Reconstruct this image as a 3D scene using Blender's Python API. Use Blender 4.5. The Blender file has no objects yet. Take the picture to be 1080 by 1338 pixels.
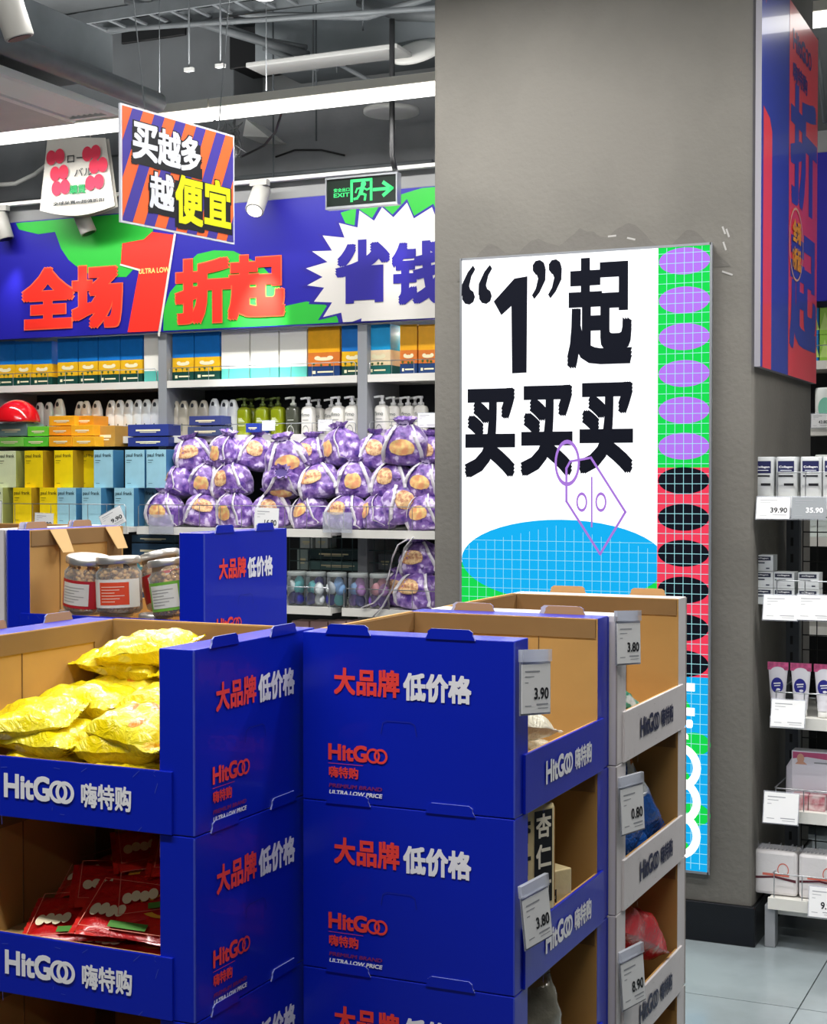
import bpy, math, random
from mathutils import Vector, Matrix, noise
SC = bpy.context.scene
COL = SC.collection
R = math.radians

# ------------------------------------------------------------------ camera
F_PX, HOR, EYE, YAW = 2000.0, 624.0, 1.56, R(24.6)
PITCH = math.atan((669 - HOR) / F_PX)
cam_data = bpy.data.cameras.new('camera')
cam_data.sensor_fit = 'HORIZONTAL'; cam_data.sensor_width = 36.0
cam_data.lens = 36.0 * F_PX / 1080.0
cam_data.clip_start = 0.05; cam_data.clip_end = 100
cam = bpy.data.objects.new('camera', cam_data); COL.objects.link(cam)
cam.location = (0, 0, EYE); cam.rotation_euler = (R(90) - PITCH, 0, YAW)
SC.camera = cam

# ------------------------------------------------------------------ world and exposure
world = bpy.data.worlds.new('world'); SC.world = world; world.use_nodes = True
_bg = world.node_tree.nodes['Background']
_bg.inputs[0].default_value = (0.86, 0.93, 1.0, 1); _bg.inputs[1].default_value = 0.12
SC.view_settings.view_transform = 'Standard'; SC.view_settings.look = 'None'
SC.view_settings.gamma = 1.0; SC.view_settings.use_curve_mapping = False
SC.view_settings.exposure = 0.0

# ------------------------------------------------------------------ large area lights (rows of ceiling strip lamps)
def area(name, loc, sx, sy, power, col=(1, .98, .95), rot=(0, 0, 0), spread=180):
    l = bpy.data.lights.new(name, 'AREA'); l.shape = 'RECTANGLE'; l.size = sx; l.size_y = sy
    l.energy = power; l.color = col; l.spread = R(spread)
    o = bpy.data.objects.new(name, l); COL.objects.link(o); o.location = loc; o.rotation_euler = rot
    return o
area('ceiling_lamp_light', (-1.2, 1.0, 3.30), 3.2, .12, 84)
area('ceiling_lamp_light', (-1.2, 2.9, 3.30), 4.4, .12, 48)
area('ceiling_lamp_light', (-3.0, 4.3, 3.29), 3.0, .10, 85)
area('ceiling_lamp_light', (0.1, 4.3, 3.29), 1.3, .12, 52)
area('ceiling_lamp_light', (-1.0, -2.2, 3.30), 4.4, .12, 34)
area('ceiling_lamp_light', (-3.9, 6.4, 3.28), 4.4, .05, 64)
# added upward fill lights above the lamp rows, to brighten the ceiling
area('ceiling_fill_uplight', (-1.2, 2.9, 3.43), 4.4, .08, 45, rot=(R(180), 0, 0))
area('ceiling_fill_uplight', (-3.0, 4.3, 3.413), 3.0, .05, 30, rot=(R(180), 0, 0))
area('ceiling_fill_uplight', (-3.9, 6.4, 3.41), 4.4, .05, 34, rot=(R(180), 0, 0))
area('ceiling_fill_uplight', (0.1, 4.3, 3.43), 1.3, .08, 30, rot=(R(180), 0, 0))

# ------------------------------------------------------------------ projection helpers: a pixel of the photograph to a point on a world plane
_fw = Vector((-math.sin(YAW) * math.cos(PITCH), math.cos(YAW) * math.cos(PITCH), -math.sin(PITCH)))
_rt = Vector((math.cos(YAW), math.sin(YAW), 0)); _up = _rt.cross(_fw)
EYEP = Vector((0, 0, EYE))
def ray(px, py): return _fw + _rt * ((px - 540) / F_PX) + _up * ((669 - py) / F_PX)
def atY(px, py, Y): d = ray(px, py); return EYEP + d * (Y / d.y)
def atX(px, py, X): d = ray(px, py); return EYEP + d * (X / d.x)
def atZ(px, py, z): d = ray(px, py); return EYEP + d * ((z - EYE) / d.z)
def atT(px, py, t): return EYEP + ray(px, py) * t

# ------------------------------------------------------------------ materials
def srgb(h):
    h = h.lstrip('#'); c = [int(h[i:i + 2], 16) / 255 for i in (0, 2, 4)]
    return tuple(x / 12.92 if x <= .04045 else ((x + .055) / 1.055) ** 2.4 for x in c) + (1,)
MATS = {}
def mat(name, hexc, rough=.5, metal=0, spec=.5, var=0.0, vscale=20, bump=0.0, bscale=60, trans=0, alpha=1, emit=0, coat=0, hex2=None, ior=1.45, sheen=0):
    if name in MATS: return MATS[name]
    m = bpy.data.materials.new(name); m.use_nodes = True; nt = m.node_tree; N = nt.nodes; L = nt.links
    p = N['Principled BSDF']; c = srgb(hexc)
    p.inputs['Base Color'].default_value = c; p.inputs['Roughness'].default_value = rough
    p.inputs['Metallic'].default_value = metal; p.inputs['Specular IOR Level'].default_value = spec
    p.inputs['Transmission Weight'].default_value = trans; p.inputs['Alpha'].default_value = alpha
    p.inputs['Coat Weight'].default_value = coat; p.inputs['IOR'].default_value = ior
    if sheen: p.inputs['Sheen Weight'].default_value = sheen
    if emit:
        p.inputs['Emission Color'].default_value = c; p.inputs['Emission Strength'].default_value = emit
        p.inputs['Base Color'].default_value = (c[0]*.2, c[1]*.2, c[2]*.2, 1)
    tc = N.new('ShaderNodeTexCoord')
    if var or hex2:
        n = N.new('ShaderNodeTexNoise'); n.inputs['Scale'].default_value = vscale; n.inputs['Detail'].default_value = 5
        L.new(tc.outputs['Object'], n.inputs['Vector'])
        mx = N.new('ShaderNodeMix'); mx.data_type = 'RGBA'
        rp = N.new('ShaderNodeValToRGB'); rp.color_ramp.elements[0].position = .38; rp.color_ramp.elements[1].position = .62
        L.new(n.outputs['Fac'], rp.inputs[0]); L.new(rp.outputs[0], mx.inputs[0])
        if hex2: a, b = c, srgb(hex2)
        else:
            a = tuple(x * (1 - var) for x in c[:3]) + (1,); b = tuple(min(1, x * (1 + var)) for x in c[:3]) + (1,)
        mx.inputs[6].default_value = a; mx.inputs[7].default_value = b
        L.new(mx.outputs[2], p.inputs['Base Color'])
        if emit: L.new(mx.outputs[2], p.inputs['Emission Color'])
    if bump:
        n2 = N.new('ShaderNodeTexNoise'); n2.inputs['Scale'].default_value = bscale; n2.inputs['Detail'].default_value = 6
        L.new(tc.outputs['Object'], n2.inputs['Vector'])
        b = N.new('ShaderNodeBump'); b.inputs['Strength'].default_value = bump; b.inputs['Distance'].default_value = .01
        L.new(n2.outputs['Fac'], b.inputs['Height']); L.new(b.outputs[0], p.inputs['Normal'])
    MATS[name] = m; return m

BLUE = mat('blue_cardboard', '#0521b4', .34, spec=.5, bump=.06, bscale=14, coat=.15)
BLUE2 = mat('blue_edge', '#5b6fd0', .5)
KRAFT = mat('kraft_board', '#c09454', .75, var=.06, vscale=7, bump=.05, bscale=30)
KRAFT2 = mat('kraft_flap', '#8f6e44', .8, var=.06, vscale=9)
CREASE = mat('crease', '#7a5a34', .9)
WHITEB = mat('white_board', '#dcd6d6', .45, var=.03, vscale=6, bump=.05, bscale=14)
WHITE_INK = mat('white_ink', '#f2f2f6', .5)
RED_INK = mat('red_ink', '#f4443a', .5)
DIM_INK = mat('dim_red_ink', '#8a2a63', .5)
NAVY_INK = mat('navy_ink', '#1c2148', .5)
BLACK_INK = mat('black_ink', '#15161c', .5)
GREY_INK = mat('grey_ink', '#9a9ca2', .6)
PAPER = mat('tag_paper', '#ececec', .35, coat=.4)
STEEL = mat('steel', '#b9bcc0', .3, metal=.9)
SHELFW = mat('shelf_white', '#dedcd5', .4, spec=.5)
GREYP = mat('grey_paint', '#8f9296', .45)
BLACKP = mat('black_paint', '#17181a', .45)
WHITEP = mat('white_paint', '#dcdcd8', .4)

def clear_mat(name, col='#ffffff', rough=.05, alpha=.16):
    if name in MATS: return MATS[name]
    m = bpy.data.materials.new(name); m.use_nodes = True; nt = m.node_tree; nt.nodes.clear()
    o = nt.nodes.new('ShaderNodeOutputMaterial'); t = nt.nodes.new('ShaderNodeBsdfTransparent'); g = nt.nodes.new('ShaderNodeBsdfPrincipled')
    g.inputs['Base Color'].default_value = srgb(col); g.inputs['Roughness'].default_value = rough
    t.inputs[0].default_value = tuple(.35 + .65 * x for x in srgb(col)[:3]) + (1,)
    fr = nt.nodes.new('ShaderNodeFresnel'); fr.inputs[0].default_value = 1.45
    ad = nt.nodes.new('ShaderNodeMath'); ad.operation = 'ADD'; ad.use_clamp = True; ad.inputs[1].default_value = alpha
    nt.links.new(fr.outputs[0], ad.inputs[0])
    mx = nt.nodes.new('ShaderNodeMixShader'); nt.links.new(ad.outputs[0], mx.inputs[0])
    nt.links.new(t.outputs[0], mx.inputs[1]); nt.links.new(g.outputs[0], mx.inputs[2]); nt.links.new(mx.outputs[0], o.inputs[0])
    MATS[name] = m; return m
GLASS = clear_mat('clear_plastic', '#f4f8f8', .06, .10)
CLIP = clear_mat('tag_clip_plastic', '#eef1f8', .1, .22)

# ------------------------------------------------------------------ mesh collector
class MB:
    def __init__(s): s.v = []; s.f = []; s.m = []; s.sm = []
    def quad(s, pts, m=0, smooth=False):
        b = len(s.v); s.v += [tuple(p) for p in pts]; s.f.append(tuple(range(b, b + len(pts)))); s.m.append(m); s.sm.append(smooth); return s
    def box(s, x0, x1, y0, y1, z0, z1, m=0, mf=None):
        b = len(s.v); s.v += [(x0,y0,z0),(x1,y0,z0),(x1,y1,z0),(x0,y1,z0),(x0,y0,z1),(x1,y0,z1),(x1,y1,z1),(x0,y1,z1)]
        fs = {'-z':(0,3,2,1),'+z':(4,5,6,7),'-y':(0,1,5,4),'+x':(1,2,6,5),'+y':(2,3,7,6),'-x':(3,0,4,7)}
        for k, f in fs.items():
            s.f.append(tuple(b + i for i in f)); s.m.append((mf or {}).get(k, m)); s.sm.append(False)
        return s
    def obox(s, c, ux, uy, uz, m=0):
        c = Vector(c); ux = Vector(ux); uy = Vector(uy); uz = Vector(uz); b = len(s.v)
        for k in (-1, 1):
            for (i, j) in ((-1,-1),(1,-1),(1,1),(-1,1)): s.v.append(tuple(c + ux*i + uy*j + uz*k))
        for f in ((0,3,2,1),(4,5,6,7),(0,1,5,4),(1,2,6,5),(2,3,7,6),(3,0,4,7)):
            s.f.append(tuple(b + i for i in f)); s.m.append(m); s.sm.append(False)
        return s
    def tube(s, pts, r, seg=8, m=0, caps=True, flat=1.0):
        pts = [Vector(p) for p in pts]; rings = []; n = len(pts)
        ref = Vector((0, 0, 1))
        for i, p in enumerate(pts):
            d = (pts[min(i+1, n-1)] - pts[max(i-1, 0)]).normalized()
            rr = ref if abs(d.dot(ref)) < .95 else Vector((1, 0, 0))
            a = d.cross(rr).normalized(); c = a.cross(d).normalized()
            ri = r[i] if isinstance(r, (list, tuple)) else r
            b = len(s.v); rings.append(b)
            for k in range(seg):
                t = 2 * math.pi * k / seg; s.v.append(tuple(p + a * math.cos(t) * ri + c * math.sin(t) * ri * flat))
        for i in range(n - 1):
            for k in range(seg):
                k2 = (k + 1) % seg
                s.f.append((rings[i]+k, rings[i]+k2, rings[i+1]+k2, rings[i+1]+k)); s.m.append(m); s.sm.append(True)
        if caps:
            s.f.append(tuple(rings[0] + k for k in reversed(range(seg)))); s.m.append(m); s.sm.append(False)
            s.f.append(tuple(rings[-1] + k for k in range(seg))); s.m.append(m); s.sm.append(False)
        return s
    def lathe(s, prof, c=(0, 0, 0), seg=20, m=0, sx=1, sy=1, sq=2.0):
        rings = []
        for (r, z) in prof:
            b = len(s.v); rings.append(b)
            for k in range(seg):
                t = 2 * math.pi * k / seg; ct, st = math.cos(t), math.sin(t)
                e = 2.0 / sq
                x = math.copysign(abs(ct) ** e, ct) * r * sx; y = math.copysign(abs(st) ** e, st) * r * sy
                s.v.append((c[0] + x, c[1] + y, c[2] + z))
        for i in range(len(prof) - 1):
            for k in range(seg):
                k2 = (k + 1) % seg
                s.f.append((rings[i]+k, rings[i]+k2, rings[i+1]+k2, rings[i+1]+k)); s.m.append(m); s.sm.append(True)
        s.f.append(tuple(rings[0] + k for k in reversed(range(seg)))); s.m.append(m); s.sm.append(False)
        s.f.append(tuple(rings[-1] + k for k in range(seg))); s.m.append(m); s.sm.append(False)
        return s
    def grid(s, fn, nu, nv, m=0, smooth=True):
        b = len(s.v)
        for j in range(nv + 1):
            for i in range(nu + 1): s.v.append(tuple(fn(i / nu, j / nv)))
        for j in range(nv):
            for i in range(nu):
                a = b + j * (nu + 1) + i
                s.f.append((a, a + 1, a + nu + 2, a + nu + 1)); s.m.append(m); s.sm.append(smooth)
        return s
    def prism(s, pts, n, m=0, side=None):      # polygon pushed back along n (a Vector): front face at the points
        b = len(s.v); k = len(pts); pts = [Vector(p) for p in pts]
        s.v += [tuple(p) for p in pts] + [tuple(p - n) for p in pts]
        s.f.append(tuple(range(b, b + k))); s.m.append(m); s.sm.append(False)
        s.f.append(tuple(range(b + 2*k - 1, b + k - 1, -1))); s.m.append(m if side is None else side); s.sm.append(False)
        for i in range(k):
            j = (i + 1) % k
            s.f.append((b + j, b + i, b + k + i, b + k + j)); s.m.append(m if side is None else side); s.sm.append(False)
        return s
    def mesh(s, name, mats):
        me = bpy.data.meshes.new(name); me.from_pydata(s.v, [], s.f)
        for mm in (mats if isinstance(mats, (list, tuple)) else [mats]): me.materials.append(mm)
        me.polygons.foreach_set('material_index', s.m); me.polygons.foreach_set('use_smooth', s.sm); me.update(); return me
    def build(s, name, mats, parent=None, bev=0):
        o = bpy.data.objects.new(name, s.mesh(name, mats)); COL.objects.link(o)
        if parent: attach(o, parent)
        if bev:
            b = o.modifiers.new('bevel', 'BEVEL'); b.width = bev; b.segments = 2; b.limit_method = 'ANGLE'
        return o
WORLD_BUILT = set()
def attach(o, parent):
    o.parent = parent
    top = parent
    while top.parent: top = top.parent
    if top.name in WORLD_BUILT and parent is top:
        o.matrix_parent_inverse = parent.matrix_basis.inverted()
def tag(o, label=None, cat=None, group=None, kind=None):
    if label: o['label'] = label
    if cat: o['category'] = cat
    if group: o['group'] = group
    if kind: o['kind'] = kind
    return o
def thing(name, label, cat, loc=(0, 0, 0), rotz=0, group=None, world=False):
    o = bpy.data.objects.new(name, None); COL.objects.link(o); o.empty_display_size = .05
    o.location = loc; o.rotation_euler = (0, 0, rotz); tag(o, label, cat, group)
    if world: WORLD_BUILT.add(o.name)
    return o
KIDS = {}
def dup(root, loc, rot=(0, 0, 0), label=None, group=None, scale=None):
    def cp(o, parent):
        c = o.copy(); COL.objects.link(c)
        if parent: c.parent = parent
        for ch in KIDS.get(o.name) or [x for x in o.children]: cp(ch, c)
        return c
    r = cp(root, None); r.location = loc; r.rotation_euler = rot if not isinstance(rot, (int, float)) else (0, 0, rot)
    if scale: r.scale = scale if not isinstance(scale, (int, float)) else (scale,) * 3
    if label: r['label'] = label
    if group: r['group'] = group
    return r
class Spawn:                                   # first use moves the prototype itself, later uses copy it
    def __init__(s, root): s.root = root; s.used = False
    def __call__(s, loc, rot=(0, 0, 0), label=None, group=None, scale=None):
        if not s.used:
            s.used = True; r = s.root; r.location = loc
            r.rotation_euler = rot if not isinstance(rot, (int, float)) else (0, 0, rot)
            if scale: r.scale = scale if not isinstance(scale, (int, float)) else (scale,) * 3
            else: r.scale = (1, 1, 1)
            if label: r['label'] = label
            if group: r['group'] = group
            return r
        r = dup(s.root, loc, rot, label, group, scale or 1.0)
        return r

# ------------------------------------------------------------------ flat print: frames, lettering, shapes
class Fr:
    def __init__(s, o, u, v): s.o = Vector(o); s.u = Vector(u).normalized(); s.v = Vector(v).normalized(); s.n = s.u.cross(s.v)
    def p(s, a, b, d=0): return s.o + s.u * a + s.v * b + s.n * d
_glyph = {}
def glyphs(txt, bold):
    k = (txt, bold)
    if k in _glyph: return _glyph[k]
    c = bpy.data.curves.new('lettering_source', 'FONT'); c.body = txt; c.size = 1; c.resolution_u = 3
    o = bpy.data.objects.new('lettering_source', c); COL.objects.link(o)
    dg = bpy.context.evaluated_depsgraph_get()
    me = bpy.data.meshes.new_from_object(o.evaluated_get(dg))
    vs = [(v.co.x, v.co.y) for v in me.vertices]; fs = [tuple(p.vertices) for p in me.polygons]
    bpy.data.objects.remove(o); bpy.data.curves.remove(c); bpy.data.meshes.remove(me)
    offs = [(0, 0)]
    if bold:
        b = bold; offs = [(0,0),(b,0),(-b,0),(0,b),(0,-b),(b,b),(-b,b),(b,-b),(-b,-b)]
    V = []; Fc = []
    for i, (dx, dy) in enumerate(offs):
        base = len(V); V += [(x + dx, y + dy, i) for x, y in vs]; Fc += [tuple(base + a for a in f) for f in fs]
    xs = [v[0] for v in V]; ys = [v[1] for v in V]
    bb = (min(xs), min(ys), max(xs), max(ys))
    _glyph[k] = (V, Fc, bb); return _glyph[k]
def put_text(mb, txt, fr, x0, y0, x1, y1, m=0, bold=.02, lift=.0008, shear=0, fn=None):
    V, Fc, bb = glyphs(txt, bold); b = len(mb.v)
    sx = (x1 - x0) / max(1e-6, bb[2] - bb[0]); sy = (y1 - y0) / max(1e-6, bb[3] - bb[1])
    for x, y, i in V:
        a = (x - bb[0]) * sx; c = (y - bb[1]) * sy
        mb.v.append(tuple(fr.p(x0 + a + shear * c, y0 + c, lift + i * 4e-5)))
    for f in Fc: mb.f.append(tuple(b + q for q in f)); mb.m.append(m); mb.sm.append(False)
    return mb
def ring(mb, fr, cx, cy, r0, r1, m=0, lift=.0008, seg=24, ry=1.0):
    for k in range(seg):
        a, b = 2*math.pi*k/seg, 2*math.pi*(k+1)/seg
        mb.quad([fr.p(cx+r0*math.cos(a), cy+r0*ry*math.sin(a), lift), fr.p(cx+r1*math.cos(a), cy+r1*ry*math.sin(a), lift),
                 fr.p(cx+r1*math.cos(b), cy+r1*ry*math.sin(b), lift), fr.p(cx+r0*math.cos(b), cy+r0*ry*math.sin(b), lift)], m)
def ellipse(mb, fr, cx, cy, rx, ry, m=0, lift=.0008, seg=28):
    mb.quad([fr.p(cx + rx*math.cos(2*math.pi*k/seg), cy + ry*math.sin(2*math.pi*k/seg), lift) for k in range(seg)], m)
def rect(mb, fr, x0, y0, x1, y1, m=0, lift=.0006):
    mb.quad([fr.p(x0,y0,lift), fr.p(x1,y0,lift), fr.p(x1,y1,lift), fr.p(x0,y1,lift)], m)
def stroke(mb, fr, pts, w, m=0, lift=.001):
    for (ax, ay), (bx, by) in zip(pts, pts[1:]):
        dx, dy = bx-ax, by-ay; l = math.hypot(dx, dy) or 1; ex, ey = dx/l*w*.4, dy/l*w*.4; nx, ny = -dy/l*w/2, dx/l*w/2
        mb.quad([fr.p(ax-ex-nx, ay-ey-ny, lift), fr.p(bx+ex-nx, by+ey-ny, lift), fr.p(bx+ex+nx, by+ey+ny, lift), fr.p(ax-ex+nx, ay-ey+ny, lift)], m)
def logo(mb, fr, x0, y0, w, h, m=0, lift=.0008, tk=.16):       # the shop's mark: HitG and two linked rings
    put_text(mb, 'HitG', fr, x0, y0, x0 + w*.655, y0 + h, m, .035, lift)
    r = h * .45; t = h * tk
    c1 = x0 + w*.655 + r*.92; c2 = x0 + w - r
    ring(mb, fr, c1, y0 + r*.98, r-t, r, m, lift + .0004); ring(mb, fr, c2, y0 + r*.98, r-t, r, m, lift + .0006)
def clip_poly(poly, rectb):
    x0, y0, x1, y1 = rectb
    def cl(ps, inside, inter):
        out = []
        for i in range(len(ps)):
            a, b = ps[i-1], ps[i]
            if inside(b):
                if not inside(a): out.append(inter(a, b))
                out.append(b)
            elif inside(a): out.append(inter(a, b))
        return out
    ix = lambda X: (lambda a, b: (X, a[1] + (b[1]-a[1]) * (X-a[0]) / (b[0]-a[0])))
    iy = lambda Y: (lambda a, b: (a[0] + (b[0]-a[0]) * (Y-a[1]) / (b[1]-a[1]), Y))
    for ins, it in ((lambda p: p[0] >= x0, ix(x0)), (lambda p: p[0] <= x1, ix(x1)), (lambda p: p[1] >= y0, iy(y0)), (lambda p: p[1] <= y1, iy(y1))):
        if poly: poly = cl(poly, ins, it)
    return poly
ORD = ['first','second','third','fourth','fifth','sixth','seventh','eighth','ninth','tenth','eleventh','twelfth','thirteenth','fourteenth','fifteenth','sixteenth','seventeenth','eighteenth','nineteenth','twentieth']
rnd = random.Random(7)

# ================================================================== structure
TILE = mat('floor_tile', '#8d979b', .22, var=.16, vscale=2.2, bump=.02, bscale=6, coat=.2)
GROUT = mat('floor_grout', '#4c5052', .8)
PX0, PX1, PY0, PY1 = -2.24, -1.082, 5.067, 6.10
fl = MB().box(-9, 6, -5, 10, -.1, -.006).build('floor', GROUT); tag(fl, kind='structure')
tm = MB().box(-.398, .398, -.398, .398, -.006, 0).mesh('floor_tile', TILE)
for i in range(-3, 5):
    for j in range(-2, 5):
        cx, cy = -.83 + .4 + .8 * i, 4.53 + .4 + .8 * j
        if cy > 9.5: continue
        o = bpy.data.objects.new('tile', tm); COL.objects.link(o); o.location = (cx, cy, 0); o.parent = fl
CEILM = mat('ceiling_paint', '#8a8f92', .9, var=.18, vscale=1.3, bump=.15, bscale=9)
WALLM = mat('upper_wall_paint', '#8b8f90', .9, var=.15, vscale=1.2, bump=.15, bscale=8)
CONC = mat('pillar_concrete', '#6c6963', .82, var=.10, vscale=2.0, bump=.22, bscale=55)
tag(MB().box(-9, 6, -5, 10, 4.25, 4.35).build('ceiling', CEILM), kind='structure')
tag(MB().box(-9, 6, 7.62, 7.8, 0, 4.25).build('wall_back', WALLM), kind='structure')
tag(MB().box(-9, 6, -5.1, -5, 0, 4.25).build('wall_front', WALLM), kind='structure')
tag(MB().box(-9.1, -9, -5, 7.8, 0, 4.25).build('wall_left', WALLM), kind='structure')
tag(MB().box(6, 6.1, -5, 7.8, 0, 4.25).build('wall_right', WALLM), kind='structure')
pil = thing('pillar', 'square grey concrete pillar that carries the lit advertising panel', 'pillar', ((PX0+PX1)/2, PY0, 0), world=True)
MB().box(PX0, PX1, PY0, PY1, 0, 4.25).build('pillar_shaft', CONC, pil, bev=.012)
# paler rough filler patches and scratches left on the plaster around the lit panel
PATCH = mat('plaster_patch', '#64615c', .85, var=.10, vscale=2.0, bump=.25, bscale=50)
pf = Fr((PX0, PY0, 0), (1, 0, 0), (0, 0, 1))
m = MB(); r0 = random.Random(3)
pts = [(.09 + i * .0125, 2.26 + min(1, i/10, (79-i)/10) * (.125 + .10 * noise.noise(Vector((i*.09, 3, 0))) + .012*noise.noise(Vector((i*.5, 1, 0))))) for i in range(80)]
for (a, b), (c, d) in zip(pts, pts[1:]): m.quad([pf.p(a, 2.26, .0012), pf.p(c, 2.26, .0012), pf.p(c, d, .0012), pf.p(a, b, .0012)])
m.build('filler_patch', PATCH, pil)
m = MB(); SCR = mat('scratch', '#a8a6a2', .9)
for (px, py, qx, qy) in ((795,309,804,308),(945,317,948,326),(820,311,829,313),(944,355,956,359),(944,297,947,305),(949,300,952,309)):
    a = atY(px, py, PY0); b = atY(qx, qy, PY0); stroke(m, Fr((0, PY0, 0), (1,0,0), (0,0,1)), [(a.x, a.z), (b.x, b.z)], .006, 0, .002)
m.build('scratch', SCR, pil)
bb = MB().box(PX0-.012, PX1+.012, PY0-.012, PY1+.012, 0, .135).build('baseboard_pillar', mat('skirting', '#15171b', .25, metal=.3), None, bev=.004)
tag(bb, kind='structure')

# ------------------------------------------------------------------ ceiling services
DUCT = mat('duct_paint', '#7d8488', .7, var=.12, vscale=3, bump=.08, bscale=12)
DUCTD = mat('dark_duct_paint', '#565c60', .8, var=.15, vscale=3)
PIPE = mat('pipe_paint', '#666b6e', .5, var=.1, vscale=8)
LGREY = mat('pale_grey_paint', '#d2d2ce', .6, var=.06, vscale=3)
LITE = mat('lamp_diffuser', '#fffdf8', .4, emit=3.2)
HOUS = mat('lamp_housing', '#e9e4d8', .5)
def box_thing(name, label, cat, b, m, group=None, bev=.006):
    o = MB().box(*b).build(name, m, None, bev=bev); return tag(o, label, cat, group)
def strip_lamp(x0, x1, Y, z, label, group=None):
    t = thing('strip_lamp', label, 'ceiling lamp', ((x0+x1)/2, Y, z), world=True, group=group)
    MB().box(x0, x1, Y-.035, Y+.035, z+.052, z+.095).build('lamp_housing', HOUS, t, bev=.003)
    MB().box(x0+.004, x1-.004, Y-.03, Y+.03, z, z+.052).build('diffuser', LITE, t, bev=.006)
    m = MB()
    for x in (x0 + .3, x1 - .3): m.tube([(x, Y, z+.095), (x, Y, 4.25)], .0022, 6)
    m.build('hanging_wire', PIPE, t)
xj = atY(277, 150, 6.4).x
strip_lamp(xj+.003, PX0+.05, 6.4, 3.30, 'long white strip lamp running from the hanging striped sign to the pillar')
strip_lamp(-6.2, xj-.003, 6.4, 3.30, 'long white strip lamp above the white tote bag at the upper left')
strip_lamp(-1.19, 1.2, 6.4, 3.40, 'white strip lamp right of the pillar at the top corner')
for (x0, x1, Y, s) in ((-2.8, .4, 1.0, 'nearest'), (-3.4, 1.0, 2.9, 'second'), (-4.5, -1.5, 4.3, 'third'), (-.55, .75, 4.3, 'fourth'), (-3.2, 1.2, -2.2, 'rearmost')):
    strip_lamp(x0, x1, Y, 3.315, 'white strip lamp out of the picture overhead, %s row' % s)

# large dark ducts and beams, all running with the room
box_thing('air_duct', 'big grey air duct running away along the ceiling at upper left', 'duct', (-5.3, -4.30, 4.3, 6.0, 3.43, 3.64), DUCT)
box_thing('air_duct', 'grey cross duct high behind the strip lamp left of the pillar', 'duct', (-4.12, -1.6, 7.0, 7.5, 3.74, 4.10), DUCT)
box_thing('air_duct', 'large flat grey duct face behind the striped sign', 'duct', (-5.7, -4.42, 7.28, 7.6, 3.40, 4.24), mat('duct_b', '#6c7073', .8, var=.1, vscale=3))
box_thing('access_panel', 'black open louvre box on the ceiling duct above the strip lamp', 'vent', (-4.44, -4.17, 7.27, 7.5, 3.80, 4.02), BLACKP)
box_thing('duct_opening', 'black rectangular opening high in the flat grey duct', 'vent', (-5.15, -4.72, 7.262, 7.279, 4.02, 4.22), BLACKP)
box_thing('beam', 'grey concrete beam crossing just behind the exit sign', 'beam', (-6.5, -2.26, 7.3, 7.6, 3.2, 3.6), mat('beam_paint', '#85878a', .85, var=.12, vscale=3, bump=.1))
box_thing('ceiling_panel', 'pale rectangular ceiling panel above the strip lamp near the pillar', 'panel', (-3.95, -3.12, 6.62, 6.8, 3.60, 3.625), mat('dull_panel', '#8d8e8c', .8))
# linear air grille in a soffit
vt = thing('air_grille', 'long white linear air grille in the soffit at the left edge', 'vent', (-4.5, 5.4, 3.3), world=True)
m = MB(); m.box(-4.66, -4.62, 4.6, 6.12, 3.295, 3.33); m.box(-4.40, -4.36, 4.6, 6.12, 3.295, 3.33); m.box(-4.62, -4.40, 6.09, 6.12, 3.295, 3.33)
GRL = mat('grille_white', '#f4f4f0', .6); m.build('frame', GRL, vt)
for k in range(7):
    x = -4.605 + k * .033
    MB().obox((x, 5.345, 3.312), (.011, 0, .006), (0, .745, 0), (-.0007, 0, .0013)).build('slat', GRL, vt)
MB().box(-4.62, -4.40, 4.6, 6.09, 3.335, 3.345).build('dark_plenum', BLACKP, vt)
box_thing('soffit', 'grey flat soffit board left of the air grille', 'panel', (-5.6, -4.665, 4.6, 6.2, 3.30, 3.34), mat('soffit', '#d6d6d2', .8, var=.08, vscale=2))
def pipe_thing(name, label, cat, pts, r, m, group=None, seg=10):
    return tag(MB().tube(pts, r, seg).build(name, m), label, cat, group)
pipe_thing('round_duct', 'round grey pipe sloping away beside the air grille', 'pipe', [(-4.22, 4.3, 3.37), (-4.22, 6.25, 3.37)], .050, PIPE, seg=16)
pa = atY(130, 40, 6.7); pb = atY(600, 8, 6.7)
pipe_thing('conduit_pipe', 'thin grey conduit pipe crossing the top of the picture', 'pipe', [pa, pb], .014, PIPE)
def P2(x, y, Y): return atY(x, y, Y)
for lab, pts, r in (
    ('grey pipe sloping right above the hanging striped sign', [P2(165, 0, 6.89), P2(310, 45, 6.89), P2(402, 72, 6.89)], .022),
    ('thin grey pipe alongside the sloping pipe near the ceiling', [P2(200, 0, 6.90), P2(345, 52, 6.90), P2(400, 62, 6.90)], .014),
    ('lower short grey pipe ending above the strip lamp', [P2(345, 62, 6.9), P2(415, 90, 6.9)], .016),
    ('fat grey pipe entering at the top centre of the picture', [P2(470, 0, 6.9), P2(520, 18, 6.9), P2(600, 20, 6.9)], .035),
    ('thin grey pipe sloping down toward the pillar over the lamp', [P2(440, 82, 6.9), P2(487, 108, 6.9)], .012),
    ('upper grey pipe sloping from the top edge toward the white discs', [P2(230, 0, 6.8), P2(330, 20, 6.8), P2(480, 22, 6.8), P2(562, -4, 6.8)], .018),
    ('pale pipe fixed under the beam behind the exit sign', [P2(305, 234, 7.2), P2(565, 212, 7.2)], .016),
    ('thin dark pipe right of the pillar above the red poster', [P2(1066, 50, 6.6), P2(1078, 160, 6.6)], .010),
    ):
    pipe_thing('ceiling_pipe', lab, 'pipe', pts, r, PIPE)
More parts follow.
